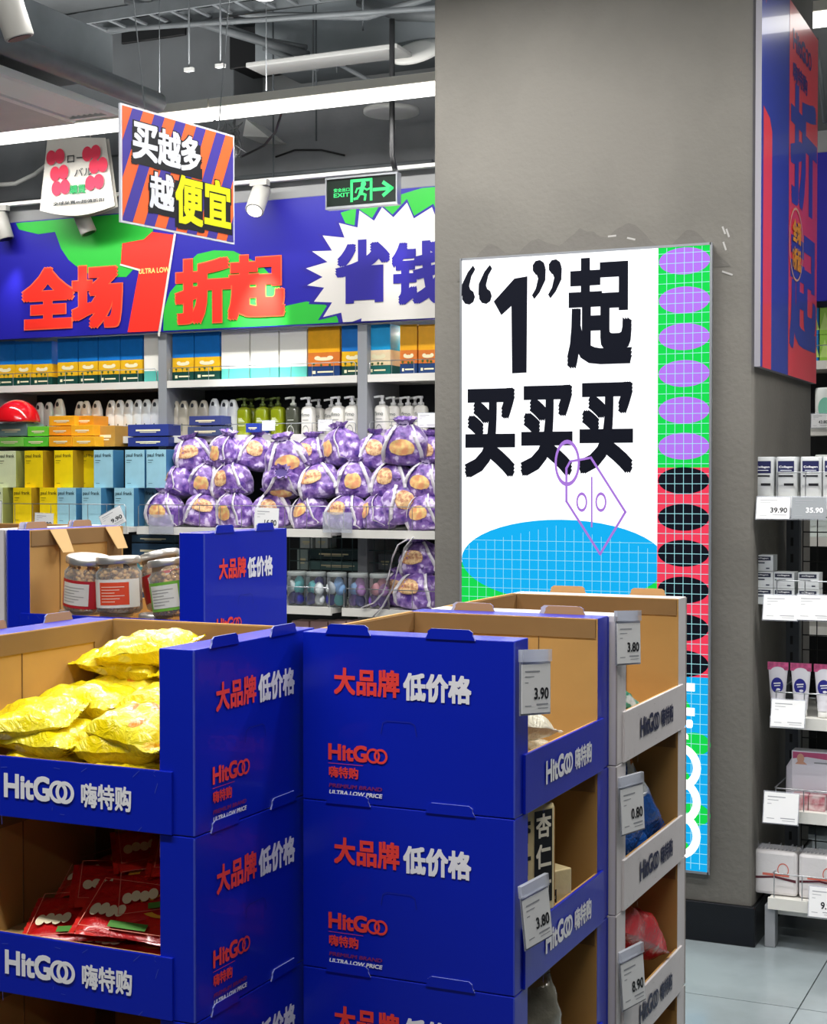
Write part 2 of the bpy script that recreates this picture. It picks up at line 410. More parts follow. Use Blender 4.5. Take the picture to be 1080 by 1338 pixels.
# slotted cable tray: rails and rungs
ct = thing('cable_tray', 'grey ladder cable tray on the ceiling at top centre', 'cable tray', (-3.6, 6.6, 3.95), world=True)
m = MB(); m.box(-4.9, -2.9, 6.52, 6.535, 3.90, 3.96); m.box(-4.9, -2.9, 6.72, 6.735, 3.90, 3.96); m.build('rail', PIPE, ct)
m = MB()
for k in range(16): m.box(-4.85 + k*.125, -4.83 + k*.125, 6.535, 6.72, 3.905, 3.915)
tag(m.build('rungs', PIPE, ct), kind='stuff')
# threaded hanging rods
for i, (px, y0, y1, Y) in enumerate(((247, 10, 95, 6.5), (288, 0, 90, 6.5), (409, 20, 130, 7.0), (440, 30, 95, 7.1), (357, 175, 232, 7.0), (413, 150, 184, 7.0), (474, 0, 40, 6.8), (250, 95, 125, 6.5))):
    pts = [P2(px, y1, Y)]; pts = [Vector((pts[0].x, pts[0].y, 4.25))] + pts
    if i == 7: continue
    m = MB().tube(pts, .0045, 6)
    t = m.build('hanging_rod', DUCTD if i > 3 else PIPE); tag(t, ['thin steel rod above the striped sign, left one','thin steel rod above the striped sign, right one','thin rod dropping to the strip lamp mid-way','thin rod between the white discs and the cable tray','thin rod down to the beam left of the exit sign','short rod below the strip lamp left of the exit sign','short rod at the top edge beside the fat pipe'][i], 'rod')
    if i < 2:
        c = P2(px, y1 - 4, Y); MB().box(c.x-.024, c.x+.024, c.y-.012, c.y+.012, c.z-.009, c.z+.009).build('clamp', mat('clamp_grey', '#9a9b99', .6), t)
pipe_thing('loose_cable', 'black loose cable sagging left of the exit sign', 'cable', [P2(315,205,6.9), P2(345,190,6.8), P2(360,172,6.6), P2(370,140,6.41)], .006, BLACKP)
pipe_thing('loose_cable', 'dark thin cable bowed along the beam', 'cable', [P2(360,205,7.294), P2(385,196,7.294), P2(420,196,7.294), P2(450,203,7.294)], .005, BLACKP)
pipe_thing('flexible_hose', 'pale flexible hose curving behind the tote bag', 'hose', [P2(-10,242,7.0), P2(20,240,7.0), P2(45,228,7.0), P2(62,215,7.0)], .012, LGREY)
# round ceiling discs
def disc(px, py, Y, r, label, tilt=0):
    c = P2(px, py, Y)
    o = MB().lathe([(r*.6, .03), (r, .018), (r, 0), (r*.92, -.004)][::-1], (0, 0, 0), 32).build('ceiling_disc', WHITEP)
    o.location = c; o.rotation_euler = (R(tilt), 0, 0); tag(o, label, 'ceiling speaker')
disc(511, 148, 6.95, .14, 'flat white ceiling disc below the strip lamp beside the pillar')
disc(545, 70, 6.9, .13, 'white ceiling disc seen above the strip lamp beside the pillar', 38)
# pale angled panel seen behind the striped sign
a = atY(317, 178, 7.1)
tag(MB().prism([a, a + Vector((.16, 0, -.02)), a + Vector((.02, 0, .09))], Vector((0, -.2, 0))).build('air_baffle', LGREY), 'small pale triangular baffle just right of the striped sign', 'panel')
# cable jumble
m = MB(); rr = random.Random(5)
for k in range(16):
    x0 = 285 + rr.uniform(0, 30); pts = []
    for j in range(6): pts.append(P2(x0 + rr.uniform(-8, 8), 162 + j * 9 + rr.uniform(-3, 3), 6.75 + rr.uniform(-.05, .05)))
    m.tube(pts, .003, 5)
tag(m.build('wire_bundle', mat('wire_grey', '#77797a', .6)), 'tangled bundle of thin grey wires behind the striped sign', 'wires', kind='stuff')

# ------------------------------------------------------------------ spotlights
SPOTW = mat('spot_white', '#a9a7a1', .45); SPOTE = mat('spot_lens', '#ffffff', .3, emit=4)
def spot(base, d, L, r, label, lit=False):
    t = thing('spotlight', label, 'spotlight', base, world=False)
    d = Vector(d).normalized(); b = Vector((0, 0, 0))
    MB().tube([b, b + d*L*.02, b + d*L*.98, b + d*L], [r*.94, r, r, r*.95], 20).build('can', SPOTW, t)
    MB().tube([b + d*L, b + d*(L+.002)], r*.80, 20).build('lens', SPOTE if lit else BLACKP, t)
    p = b + d*L*.3; top = (3.085 - base.z) if base.y > 6 else p.z + .15
    MB().tube([p, Vector((p.x, p.y, top-.02))], .012, 8).build('bracket', SPOTW, t)
    MB().box(p.x-.05, p.x+.05, p.y-.018, p.y+.018, top-.03, top).build('track_adapter', SPOTW, t)
    return t
up = Vector((0, 0, -1))
spot(atT(-2, -35, 4.7), _rt * .30 + up + _fw * .15, .20, .046, 'big white spotlight can at the top left corner')
spot(P2(-2, 279, 6.88), _rt * .30 + up, .15, .045, 'white unlit spotlight at the left edge over the blue banner')
spot(P2(104, 276, 6.88), _rt * .42 + up, .13, .045, 'white unlit spotlight just under the tote bag')
spot(P2(342, 247, 6.87), -_rt * .22 + up - _fw * .75, .165, .048, 'white lit spotlight between the striped sign and the exit sign', True)
spot(P2(345, -12, 5.6), up, .03, .05, 'small round lamp glowing at the top edge left of centre', True)
# lighting track and its fascia above the banner
box_thing('fascia', 'long pale grey fascia above the blue banner', 'fascia', (-6.4, -.6, 6.96, 7.3, 3.0, 3.10), mat('fascia_grey', '#8e8f8f', .7, var=.06, vscale=3, bump=.05))
box_thing('light_track', 'thin white light track along the fascia', 'track', (-6.2, -2.3, 6.90, 6.93, 3.085, 3.105), WHITEP, bev=.002)

# ------------------------------------------------------------------ exit sign
ex = thing('exit_sign', 'black and green running man exit sign hanging beside the pillar', 'exit sign', atY(473, 272, 6.6), world=True)
ea = atY(427, 271, 6.6); eb = atY(518, 227, 6.6)
EXM = mat('exit_black', '#06140c', .3); GRN = mat('exit_green', '#3ee27c', .4, emit=1.1)
x0, x1, z0, z1 = ea.x, eb.x, ea.z + .0, eb.z + .0
MB().box(x0, x1, 6.6, 6.63, z0, z1).build('sign_face', EXM, ex)
m = MB(); m.box(x0-.006, x1+.006, 6.594, 6.636, z0-.012, z0); m.box(x0-.006, x1+.006, 6.594, 6.636, z1, z1+.008); m.box(x1, x1+.006, 6.59, 6.636, z0, z1); m.box(x0-.006, x0, 6.594, 6.636, z0, z1)
m.build('metal_frame', STEEL, ex)
f = Fr((x0, 6.6, z0), (1, 0, 0), (0, 0, 1)); W, H = x1-x0, z1-z0; m = MB()
put_text(m, '安全出口', f, .10*W, .52*H, .33*W, .66*H, 0, .02); put_text(m, 'EXIT', f, .10*W, .33*H, .33*W, .48*H, 0, .02)
dx0, dx1 = .36*W, .64*W
stroke(m, f, [(dx0, .16*H), (dx0, .88*H), (dx1, .88*H), (dx1, .16*H)], .014)
ellipse(m, f, .53*W, .74*H, .014, .014)
stroke(m, f, [(.52*W,.66*H),(.49*W,.42*H)], .022, 0, .0012); stroke(m, f, [(.49*W,.42*H),(.56*W,.34*H),(.55*W,.17*H)], .012, 0, .0014); stroke(m, f, [(.49*W,.42*H),(.44*W,.24*H),(.40*W,.22*H)], .012, 0, .0016)
stroke(m, f, [(.52*W,.62*H),(.44*W,.58*H),(.42*W,.46*H)], .009, 0, .0018); stroke(m, f, [(.52*W,.62*H),(.58*W,.52*H),(.62*W,.56*H)], .009, 0, .002)
stroke(m, f, [(.68*W,.5*H),(.9*W,.5*H)], .016, 0, .0012); stroke(m, f, [(.82*W,.72*H),(.93*W,.5*H),(.82*W,.28*H)], .018, 0, .0014)
m.build('green_pictogram', GRN, ex)
cd = [atY(512, y, 6.62) for y in (25, 60, 110, 170, 205)] + [atY(516, 222, 6.62)]
MB().tube(cd, .014, 8).build('black_conduit', BLACKP, ex)

# ------------------------------------------------------------------ lit advertising panel on the pillar
LB = thing('advertising_panel', 'tall lit advertising panel on the front of the grey pillar', 'lightbox', ((-2.13-1.22)/2, PY0, .24), world=True)
YL = PY0 - .03
def lp(px, py): v = atY(px, py, YL); return (v.x, v.z)
lx0, lx1 = lp(602, 500)[0], lp(928, 500)[0]; lz0, lz1 = lp(930, 1142)[1], 2.335
xs = lp(859, 500)[0]
E1 = .82
def em(n, h, s=E1): return mat(n, h, .8, emit=s, spec=.1)
LW, LGn, LPu, LRd, LBl, LCy, LBk, LGr = em('panel_white', '#fbfcff', 1.3), em('panel_green', '#12d84e'), em('panel_violet', '#b474ee'), em('panel_red', '#f23c58'), mat('panel_black', '#12141e', .9, spec=.05), em('panel_cyan', '#0fb0f2'), mat('panel_ink', '#14161f', .9, spec=.05), em('panel_grid', '#a6e6ee', .9)
LVi = em('panel_line', '#a878d8')
MB().box(lx0, lx1, YL + .001, PY0, lz0, lz1).build('panel_case', STEEL, LB)
f = Fr((0, YL, 0), (1, 0, 0), (0, 0, 1))
m = MB(); rect(m, f, lx0+.004, lz0, xs, lz1-.004, 0, .0005); rect(m, f, xs, lp(893,611)[1], lx1-.004, lz1-.004, 1, .0005)
rect(m, f, xs, lp(893,884)[1], lx1-.004, lp(893,611)[1], 2, .0005); rect(m, f, xs, lz0, lx1-.004, lp(893,884)[1], 3, .0005)
zb = lp(733, 748)[1]
# lower green field with the big cyan ellipse
rect(m, f, lx0+.004, lz0, xs, lp(640, 735)[1], 1, .0010)
ec = lp(733, 733); erx = (xs - lx0) / 2 * 1.0; ery = lp(733, 679)[1] - ec[1]
pts = [(ec[0] + erx*1.04*math.cos(2*math.pi*k/48), ec[1] + ery*math.sin(2*math.pi*k/48)) for k in range(48)]
pts = clip_poly(pts, (lx0+.004, lz0, xs, lz1)); m.quad([f.p(a, b, .0015) for a, b in pts], 3)
for i, py in enumerate((341, 392, 440, 488, 536, 583, 628, 676, 723, 771, 820, 867)):
    c = lp(893.5, py); ellipse(m, f, (xs + lx1)/2, c[1], (lx1-xs)/2*.97, .045, 4 if i < 6 else 5, .0015)
for i, py in enumerate(range(925, 1140, 46)):
    c = lp(893.5, py); ellipse(m, f, (xs + lx1)/2 + (.04 if i % 2 else -.03), c[1], (lx1-xs)/2*.62, .038, 1, .0012)
m.build('printed_face', [LW, LGn, LRd, LCy, LPu, LBl], LB)
m = MB()
n = 6
for k in range(1, n): rect(m, f, xs + (lx1-xs)*k/n - .0009, lz0+.01, xs + (lx1-xs)*k/n + .0009, lz1-.006, 0, .0019)
z = lz0 + .03
while z < lz1 - .02: rect(m, f, xs, z-.0009, lx1-.004, z+.0009, 0, .0019); z += .0335
ztop = lp(733, 683)[1]
for k in range(1, 22):
    x = lx0 + (xs-lx0)*k/22; rect(m, f, x-.0007, lz0+.01, x+.0007, ztop - .08*abs(k-11)/11 - .01, 0, .0019)
z = lz0 + .03
while z < ztop - .04: rect(m, f, lx0+.004, z-.0007, xs, z+.0007, 0, .0019); z += .0335
m.build('grid_lines', LGr, LB)
m = MB()
def ch(s, x0p, y0p, x1p, y1p, b=.03):      # px box top-left, bottom-right
    cx, cy = (x0p+x1p)/2, (y0p+y1p)/2
    a = lp(x0p, cy)[0]; c = lp(x1p, cy)[0]; zt = lp(cx, y0p)[1]; z2 = lp(cx, y1p)[1]
    put_text(m, s, f, a, z2, c, zt, 0, b, .0021)
ch('买', 607, 507, 673, 624, .037); ch('买', 680, 503, 748, 622, .037); ch('买', 756, 499, 827, 619, .037); ch('起', 741, 336, 826, 481, .036)
def poly_px(P, mi=0, lift=.0021): m.quad([f.p(*lp(x, y), lift) for x, y in reversed(P)], mi)
poly_px([(672,364),(689,361),(688,487),(669,488),(668,400),(655,412),(645,394)])
def comma(cx, cy, s, inv):       # fat curved quotation stroke
    P = []
    for a, r in ((0,9),(40,9),(80,9),(120,9),(160,9),(200,9),(240,9),(280,9),(320,9)): P.append((cx + r*math.cos(R(a)) * 0.95, cy + r*1.15*math.sin(R(a))))
    poly_px(P)
    tail = [(-9, -1), (-8.5, -16), (-1, -32), (6, -41), (9, -36), (4, -27), (1, -14), (4, -6)]
    if inv: tail = [(-x, -y) for x, y in tail]
    poly_px([(cx + x, cy + y) for x, y in tail] if not inv else [(cx + x, cy + y) for x, y in tail], 0, .0022)
comma(612, 388, 1, False); comma(634, 387, 1, False); comma(704, 350, 1, True); comma(725, 349, 1, True)
m.build('black_lettering', LBk, LB)
m = MB()
c = lp(741, 605); ring(m, f, c[0], c[1], .038, .046, 0, .0026, 28, 1.75)
pts = [lp(*p) for p in ((740,655),(740,612),(745,603),(772,598),(817,669),(784,724),(740,655))]
stroke(m, f, pts, .008, 0, .0028); stroke(m, f, [lp(773,624), lp(773,688)], .006, 0, .0026)
for px in (760, 785): c = lp(px, 656); ring(m, f, c[0], c[1], .014, .020, 0, .0026, 20, 1.7)
m.build('violet_tag_outline', LVi, LB)
m = MB()      # big white mark reading downwards on the blue strip
fd = Fr((lp(879, 890)[0] + .045, YL - .0025, lp(893, 892)[1]), (0, 0, -1), (1, 0, 0))
Ld = lp(893, 892)[1] - lz0 - .03
put_text(m, 'Hit', fd, 0, -.075, Ld*.36, .03, 0, .03)
for k in range(3): ring(m, fd, Ld*(.47 + .19*k), -.03, .055, .082, 0, .001 + k*.0004, 28)
m.build('white_mark', LW, LB)
# faint frame
m = MB(); f2 = f
for (a, b, c, d) in ((lx0-.004, lz0-.004, lx0+.004, lz1+.004), (lx1-.004, lz0-.004, lx1+.004, lz1+.004), (lx0, lz1-.004, lx1, lz1+.004), (lx0, lz0-.004, lx1, lz0+.004)):
    m.box(a, c, YL-.002, YL+.004, b, d)
m.build('frame', mat('frame_grey', '#8b8f94', .4, metal=.5), LB)

# ------------------------------------------------------------------ poster on the side of the pillar
PS = thing('poster', 'tall blue and red poster on the right side of the pillar', 'poster', (PX1, 5.6, 1.93), world=True)
PB = mat('poster_blue', '#3345b0', .3, coat=.3); PR = mat('poster_red', '#fb4656', .3, coat=.3); PD = mat('poster_navy', '#2c2384', .35, coat=.2)
y0, y1, z0, z1 = 5.055, 6.09, 1.925, 3.255; ym = 5.52
MB().box(PX1, PX1+.02, y0, y1, z0, z1, 0, {'-y': 1, '-z': 1}).build('board', [PB, mat('board_edge', '#8c8a92', .5)], PS)
f = Fr((PX1+.02, y0, z0), (0, 1, 0), (0, 0, 1)); W = y1-y0; H = z1-z0; h = ym-y0
m = MB(); rect(m, f, h, .0, W-.004, H, 0); rect(m, f, .03, 0, .17, .80, 0)
m.quad([f.p(.03, .80, .0006), f.p(.17, .80, .0006), f.p(.13, .84, .0006), f.p(.03, .86, .0006)], 0)
m.quad([f.p(.06, 1.20, .0006), f.p(.13, 1.30, .0006), f.p(.2, 1.33, .0006), f.p(.06, 1.33, .0006)], 0)
m.build('red_print', PR, PS)
m = MB(); put_text(m, '折', f, h+.02, .62, W-.02, 1.06, 0, .035, .0012); put_text(m, '起', f, h+.02, .10, W-.02, .56, 0, .035, .0012)
m.build('blue_lettering', PB, PS)
m = MB(); logo(m, f, h+.06, 1.17, .36, .075, 0, .0014); put_text(m, '嗨特购', f, h+.06, 1.06, h+.34, 1.13, 0, .03, .0014)
m.build('shop_mark', PD, PS)
m = MB(); ring(m, f, h+.13, .48, .125, .133, 0, .0034, 32); m.build('pale_ring', mat('ring_cream', '#e9b59a', .4), PS)
m = MB(); put_text(m, '全场', f, h+.06, .485, h+.22, .57, 0, .05, .004); put_text(m, '1折起', f, h+.06, .385, h+.22, .47, 0, .05, .004)
m.build('yellow_lettering', mat('yellow_ink', '#f2a02c', .4), PS)

# ------------------------------------------------------------------ striped hanging sign
O = atT(158, 290, 4.5); ang = R(33.0)
U = _fw * math.cos(ang) + _rt * math.sin(ang); U.z = 0; U.normalize(); V = Vector((0, 0, 1))
tl = atT(151, 135, 4.5); SH = (tl.z - O.z) * 1.0
# width from the right edge seen at px 305
import mathutils
dr = ray(306, 230); n2 = Vector((U.y, -U.x, 0)); tt = (O - EYEP).dot(n2) / dr.dot(n2); pr = EYEP + dr * tt; SW = (pr - O).dot(U)
sg = thing('hanging_sign', 'orange and blue striped cardboard sign hung on thin wires', 'sign', O, world=True)
V2 = (tl - O); V2 = (V2 - U * V2.dot(U)).normalized(); V2 = Vector((0, 0, 1))
f = Fr(O, U, V2)
if f.n.dot(EYEP - O) < 0: pass
ORG = mat('sign_orange', '#e4622e', .45); SBL = mat('sign_blue', '#3f3690', .45); YEL = mat('sign_yellow', '#d2d214', .45); SWH = mat('sign_white', '#d2d4dc', .45)
c = [f.p(0,0,0), f.p(SW,0,0), f.p(SW,SH,0), f.p(0,SH,0)]
MB().prism(c, f.n * .008).build('board', SWH, sg)
m = MB(); e = .006; rect(m, f, e, e, SW-e, SH-e, 0, .0006); sp = .095
k = -6
while k*sp < SW + .4:
    x = k*sp; P = clip_poly([(x, 0), (x+sp*.48, 0), (x+sp*.48+SH*.42, SH), (x+SH*.42, SH)], (e, e, SW-e, SH-e))
    if len(P) > 2: m.quad([f.p(a, b, .0012) for a, b in P], 1)
    k += 1
m.build('stripes', [ORG, SBL], sg)
def sgt(mb, s, u0, v0, u1, v1, b, lift, d=0): put_text(mb, s, f, u0*SW+d, v0*SH-d, u1*SW+d, v1*SH-d, 0, b, lift)
rows = (('买', .09, .56, .30, .88), ('越', .30, .56, .50, .88), ('多', .50, .56, .68, .88), ('越', .23, .17, .44, .49))
yrow = (('便', .45, .09, .70, .52), ('宜', .71, .13, .96, .55))
m = MB()
for s, a, b, c_, d in rows + yrow:
    put_text(m, s, f, a*SW-.006, b*SH-.018, c_*SW+.008, d*SH+.004, 0, .055, .0018); rect(m, f, a*SW, b*SH-.014, c_*SW+.008, b*SH+.02, 0, .0017); rect(m, f, a*SW, b*SH+.01, c_*SW, d*SH-.02, 0, .00165)
m.build('black_shadow_print', BLACK_INK, sg)
m = MB(); [sgt(m, s, a, b, c_, d, .03, .0030) for s, a, b, c_, d in rows]; m.build('white_lettering', SWH, sg)
m = MB(); [sgt(m, s, a, b, c_, d, .035, .0030) for s, a, b, c_, d in yrow]; m.build('yellow_lettering', YEL, sg)
m = MB()
for u, px in ((.2, 147), (.85, 300)):
    p = f.p(u*SW, SH, 0); q = p + Vector((-.12 if u < .5 else .1, 0, 1.0)); m.tube([p, q], .0018, 5)
m.build('wires', PIPE, sg)

# ------------------------------------------------------------------ white tote bag hung under the lamp
TOTE = mat('tote_cloth', '#d3cfc6', .9, bump=.1, bscale=120, var=.03, vscale=5)
YT = 6.78
tb = thing('tote_bag', 'white cotton tote bag with pink dots hung under the strip lamp', 'bag', atY(100, 282, YT), world=True)
def tp(u, v):                                  # u across, v up
    L = 52 + 10*v; Rr = 150 - 12*v
    p = atY(L + (Rr-L)*u, 275 + 14*math.sin(math.pi*u)*(1-v) * .7 + (180-275)*v - 6*(u)*(1-v), YT)
    return p + Vector((0, -.006*math.sin(math.pi*u) - .003*math.sin(9*u)*(1-v), 0))
m = MB(); m.grid(tp, 14, 8); m.grid(lambda u, v: tp(1-u, v) + Vector((0, .03 + .03*math.sin(math.pi*u), 0)), 14, 8)
m.build('cloth', TOTE, tb)
m = MB()
for u in (.25, .75): m.tube([tp(u, 1), atY(101 + (u-.5)*60, 168, YT)], .006, 6, flat=.4)
m.build('handle', TOTE, tb)
f = Fr((0, YT-.012, 0), (1,0,0), (0,0,1))
def tq(px, py): v = atY(px, py, YT-.012); return v.x, v.z
m = MB()
for (px, py) in ((73,205),(120,200),(78,226),(129,216),(80,245),(124,238)):
    for d in (-6, 5): x, z = tq(px+d, py - d*.2); ellipse(m, f, x, z, .033, .040, 0, .001+abs(d)*.0001)
m.build('pink_dots', mat('pink_ink', '#dc3350', .7), tb)
m = MB(); a = tq(88, 213); b = tq(110, 201); put_text(m, 'ロー', f, a[0], a[1], b[0], b[1], 0, .01)
a = tq(97, 231); b = tq(121, 218); put_text(m, 'バル', f, a[0], a[1], b[0], b[1], 0, .01)
a = tq(69, 269); b = tq(136, 258); put_text(m, '全球采買∞超值折扣', f, a[0], a[1], b[0], b[1], 0, .03)
m.build('grey_lettering', mat('ink_grey', '#3c3f40', .7), tb)
m = MB(); a = tq(91, 254); b = tq(112, 240); put_text(m, '購買', f, a[0], a[1], b[0], b[1], 0, .03); m.build('green_lettering', mat('ink_green', '#1f8f50', .7), tb)

# ------------------------------------------------------------------ long printed banner over the shelves
BNB = mat('banner_blue', '#1e1a94', .45); BNG = mat('banner_green', '#2bb03a', .45); BNR = mat('banner_red', '#ee2f22', .45); BNW = mat('banner_white', '#d2cec8', .45); BNE = mat('banner_red_edge', '#f2643a', .45); BND = mat('banner_navy', '#241c8c', .45)
YB = 6.95
bn = thing('banner', 'long blue banner with big red characters above the back shelves', 'banner', (-3.5, YB, 2.33), world=True)
MB().box(-6.4, -.6, YB, YB+.04, 2.345, 3.0).build('board', BNB, bn)
f = Fr((0, YB, 0), (1,0,0), (0,0,1))
def bp(px, py): v = atY(px, py, YB); return v.x, v.z
def bpoly(mb, P, mi=0, lift=.001):
    Q = [bp(*p) for p in P]; Q = clip_poly(Q, (-6.39, 2.35, -.61, 2.995))
    if sum(a[0]*b[1]-b[0]*a[1] for a, b in zip(Q, Q[1:]+Q[:1])) < 0: Q = Q[::-1]
    mb.quad([f.p(a, b, lift) for a, b in Q], mi)
m = MB()
bpoly(m, [(15,280),(25,300),(50,306),(72,303),(80,325),(90,340),(105,352),(125,362),(165,362),(195,330),(200,300),(230,240),(15,250)])
bpoly(m, [(213,450),(214,405),(222,382),(236,365),(244,345),(258,332),(280,327),(305,328),(340,345),(365,372),(372,400),(400,394),(425,398),(438,410),(447,428),(447,450)])
bpoly(m, [(445,278),(570,240),(590,300),(480,320),(455,300)])
m.build('green_shapes', BNG, bn)
spk = [(850,50),(880,120),(960,70),(985,135),(1060,60),(1075,140),(1160,90),(1165,165),(1250,140),(1225,215),(1320,210),(1260,280),(1350,300),(1270,340),(1350,390),(1260,410),(1320,490),(1230,470),(1250,560),(1150,520),(1120,600),(640,640),(650,560),(570,590),(560,535),(480,555),(520,490),(440,487),(485,425),(410,415),(478,378),(405,340),(500,312),(432,265),(520,262),(478,195),(575,205),(550,140),(632,160),(640,85),(705,130),(740,70),(790,115)]
spk = [(280 + x/3.375, 250 + y/3.375) for x, y in spk]
m = MB()
def star(P, s, lift, mi, mb):
    cx, cy = 535, 345; Q = [bp(cx + (x-cx)*s, cy + (y-cy)*s) for x, y in P]; c = bp(cx, cy)
    for a, b in zip(Q, Q[1:] + Q[:1]):
        T = clip_poly([c, a, b], (-6.39, 2.35, -.61, 2.995))
        if len(T) < 3: continue
        ar = sum(p[0]*q[1]-q[0]*p[1] for p, q in zip(T, T[1:]+T[:1]))
        mb.quad([f.p(u, v, lift) for u, v in (T if ar > 0 else T[::-1])], mi)
star(spk, 1.06, .002, 1, m); star(spk, 1.0, .003, 0, m)
m.build('starburst', [BNW, BND], bn)
m = MB(); bpoly(m, [(160,318),(158,346),(182,353),(167,434),(206,438),(228,307),(199,303),(188,313)], 0, .003)
stroke(m, f, [bp(229,306), bp(208,438)], .014, 1, .0042); stroke(m, f, [bp(158,346), bp(183,353)], .010, 1, .0042)
m.build('red_figure_one', [BNR, BNW], bn)
def bch(mb, s, x0p, y0p, x1p, y1p, b, lift, g=0, mi=0):
    cx, cy = (x0p+x1p)/2, (y0p+y1p)/2; a = bp(x0p-g, cy)[0]; c = bp(x1p+g, cy)[0]; zt = bp(cx, y0p-g)[1]; zb_ = bp(cx, y1p+g)[1]
    put_text(mb, s, f, a, zb_, c, zt, mi, b, lift)
m = MB()
reds = (('全',30,350,97,429),('场',95,347,160,428),('折',230,338,302,422),('起',299,333,372,416))
for s, a, b, c, d in reds: m = MB(); bch(m, s, a, b, c, d, .055, .0046, 1.5, 1); bch(m, s, a, b, c, d, .045, .0058); m.build('red_character', [BNR, BNE], bn)
m = MB(); bch(m, '省', 438, 313, 510, 396, .04, .005); m.build('navy_lettering', BND, bn); m = MB(); bch(m, '钱', 512, 315, 584, 398, .04, .005); m.build('navy_lettering', BND, bn)
m = MB(); bch(m, 'ULTRA LOW', 182, 350, 222, 357, .02, .0056); m.build('small_lettering', mat('banner_cream', '#e8d27a', .5), bn)

# ================================================================== cardboard display trays
TH = .264
def tray_parts(w, d, theme, label):
    """local frame: opening faces -y, x from -w/2 to w/2, y from 0 to d, z from 0 to TH"""
    ext, ink, ink2 = (BLUE, WHITE_INK, RED_INK) if theme == 'blue' else (WHITEB, NAVY_INK, NAVY_INK)
    t = thing('display_tray', label, 'display tray'); H = TH - .001; c = .058
    for s in (-1, 1):
        x0, x1 = sorted((s*w/2, s*(w/2-c)))
        inner = '+x' if s < 0 else '-x'
        m = MB().box(x0, x1, 0, d, 0, H, 0, {inner: 1})
        o = m.build('side_column', [ext, KRAFT], t, bev=.0015)
        xi = s*(w/2-c); e = -s*.0012
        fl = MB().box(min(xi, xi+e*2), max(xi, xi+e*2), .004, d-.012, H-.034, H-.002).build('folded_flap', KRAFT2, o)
        MB().box(min(xi, xi+e), max(xi, xi+e), d*.30, d*.304, .01, H-.034).build('crease', CREASE, o)
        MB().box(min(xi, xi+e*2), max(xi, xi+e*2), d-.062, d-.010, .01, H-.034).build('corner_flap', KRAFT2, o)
        # a pale cut edge along the corner fold
        xc = s*w/2
        MB().box(xc-.0012, xc+.0012, -.0012, .0012, .002, H-.002).build('worn_edge', mat('worn_edge', '#3a4ab8' if theme == 'blue' else '#b9b2ae', .6) if theme == 'blue' else mat('worn_edge_w', '#a9a19b', .6), o)
        # printed outer side
        xs = s*(w/2 + .0004)
        fr = Fr((xs, d if s < 0 else 0, 0), (0, -1 if s < 0 else 1, 0), (0, 0, 1))
        m = MB(); k = d/.354
        put_text(m, '大品牌', fr, .056*k, H-.095, .168*k, H-.053, 1, .034); m.build('red_title', [ink, ink2], o); m = MB(); put_text(m, '低价格', fr, .174*k, H-.098, .286*k, H-.055, 0, .038); m.build('pale_title', [ink], o); m = MB()
        logo(m, fr, .046*k, H-.198, .102*k, .026, 1, tk=.14); rect(m, fr, .046*k, H-.2035, .106*k, H-.2028, 1)
        put_text(m, '嗨特购', fr, .047*k, H-.225, .098*k, H-.2075, 1, .025); m.build('side_mark', [ink, ink2], o); m = MB()
        put_text(m, 'PREMIUM BRAND', fr, .047*k, H-.2405, .138*k, H-.2345, 2, .02, .0008, .2); put_text(m, 'ULTRA LOW PRICE', fr, .047*k, H-.251, .138*k, H-.2445, 0, .03, .0008, .2)
        m.build('slogan_lettering', [ink, ink2, DIM_INK if theme == 'blue' else NAVY_INK], o)
        m = MB(); hx, hz = d*.47, TH*.47; a = .026
        P = [(hx + a*math.cos(R(q)) * 1.0 + (.0), hz + .012*math.sin(R(q))) for q in range(0, 361, 20)]
        stroke(m, fr, [(hx-.03, hz-.012), (hx-.027, hz+.004), (hx-.02, hz+.008), (hx+.02, hz+.008), (hx+.027, hz+.004), (hx+.03, hz-.012)], .0010, 0, .0008)
        m.build('hand_hole_cut', mat('cut_line', '#1a2794', .6) if theme == 'blue' else GREY_INK, o)
        # locking tabs standing above the wall, inside kraft, outside printed
        for (a, b) in ((.045*k, .115*k), (.215*k, .288*k)):
            ya, yb = (d-a, d-b) if s < 0 else (a, b)
            ya, yb = min(ya, yb), max(ya, yb); r_ = .007; hh = .013
            prof = [(ya-.004, -.003), (yb+.004, -.003), (yb, hh*.35), (yb, hh-.004), (yb-.006, hh), (ya+.006, hh), (ya, hh-.004), (ya, hh*.35)]
            xo = s*(w/2+.0022)
            pts = [Vector((xo, y, TH+z)) for y, z in prof]
            if s < 0: pts = pts[::-1]
            b0 = MB(); b0.prism(pts, Vector((s*.0026, 0, 0)), 0, 1)
            b0.m[1] = 1
            b0.build('locking_tab', [ext, mat('tab_edge', '#8f9ad8' if theme=='blue' else '#cfa36a', .6) if theme=='blue' else mat('tab_kraft', '#c99a63', .7)], o)
            if theme != 'x':
                pts2 = [p - Vector((s*.0027, 0, 0)) for p in pts][::-1]
                MB().prism(pts2, Vector((-s*.0006, 0, 0)), 0).build('tab_inside', mat('tab_kraft', '#c99a63', .7), o)
    bh = H if d != .33 else .10      # the trays behind on the left have a low cut-out back
    MB().box(-w/2+c, w/2-c, d-.008, d, 0, bh, 1, {'+y': 0, '-y': 1}).build('back_panel', [ext, KRAFT], t)
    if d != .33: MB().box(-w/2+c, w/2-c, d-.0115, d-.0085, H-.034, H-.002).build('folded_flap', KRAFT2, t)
    MB().box(-w/2+c, w/2-c, .004, d-.008, 0, .006).build('bottom_panel', KRAFT, t)
    lip = MB().box(-w/2+c*.6, w/2-c*.6, -.0045, .0005, 0, .09).build('front_lip', ext, t, bev=.001)
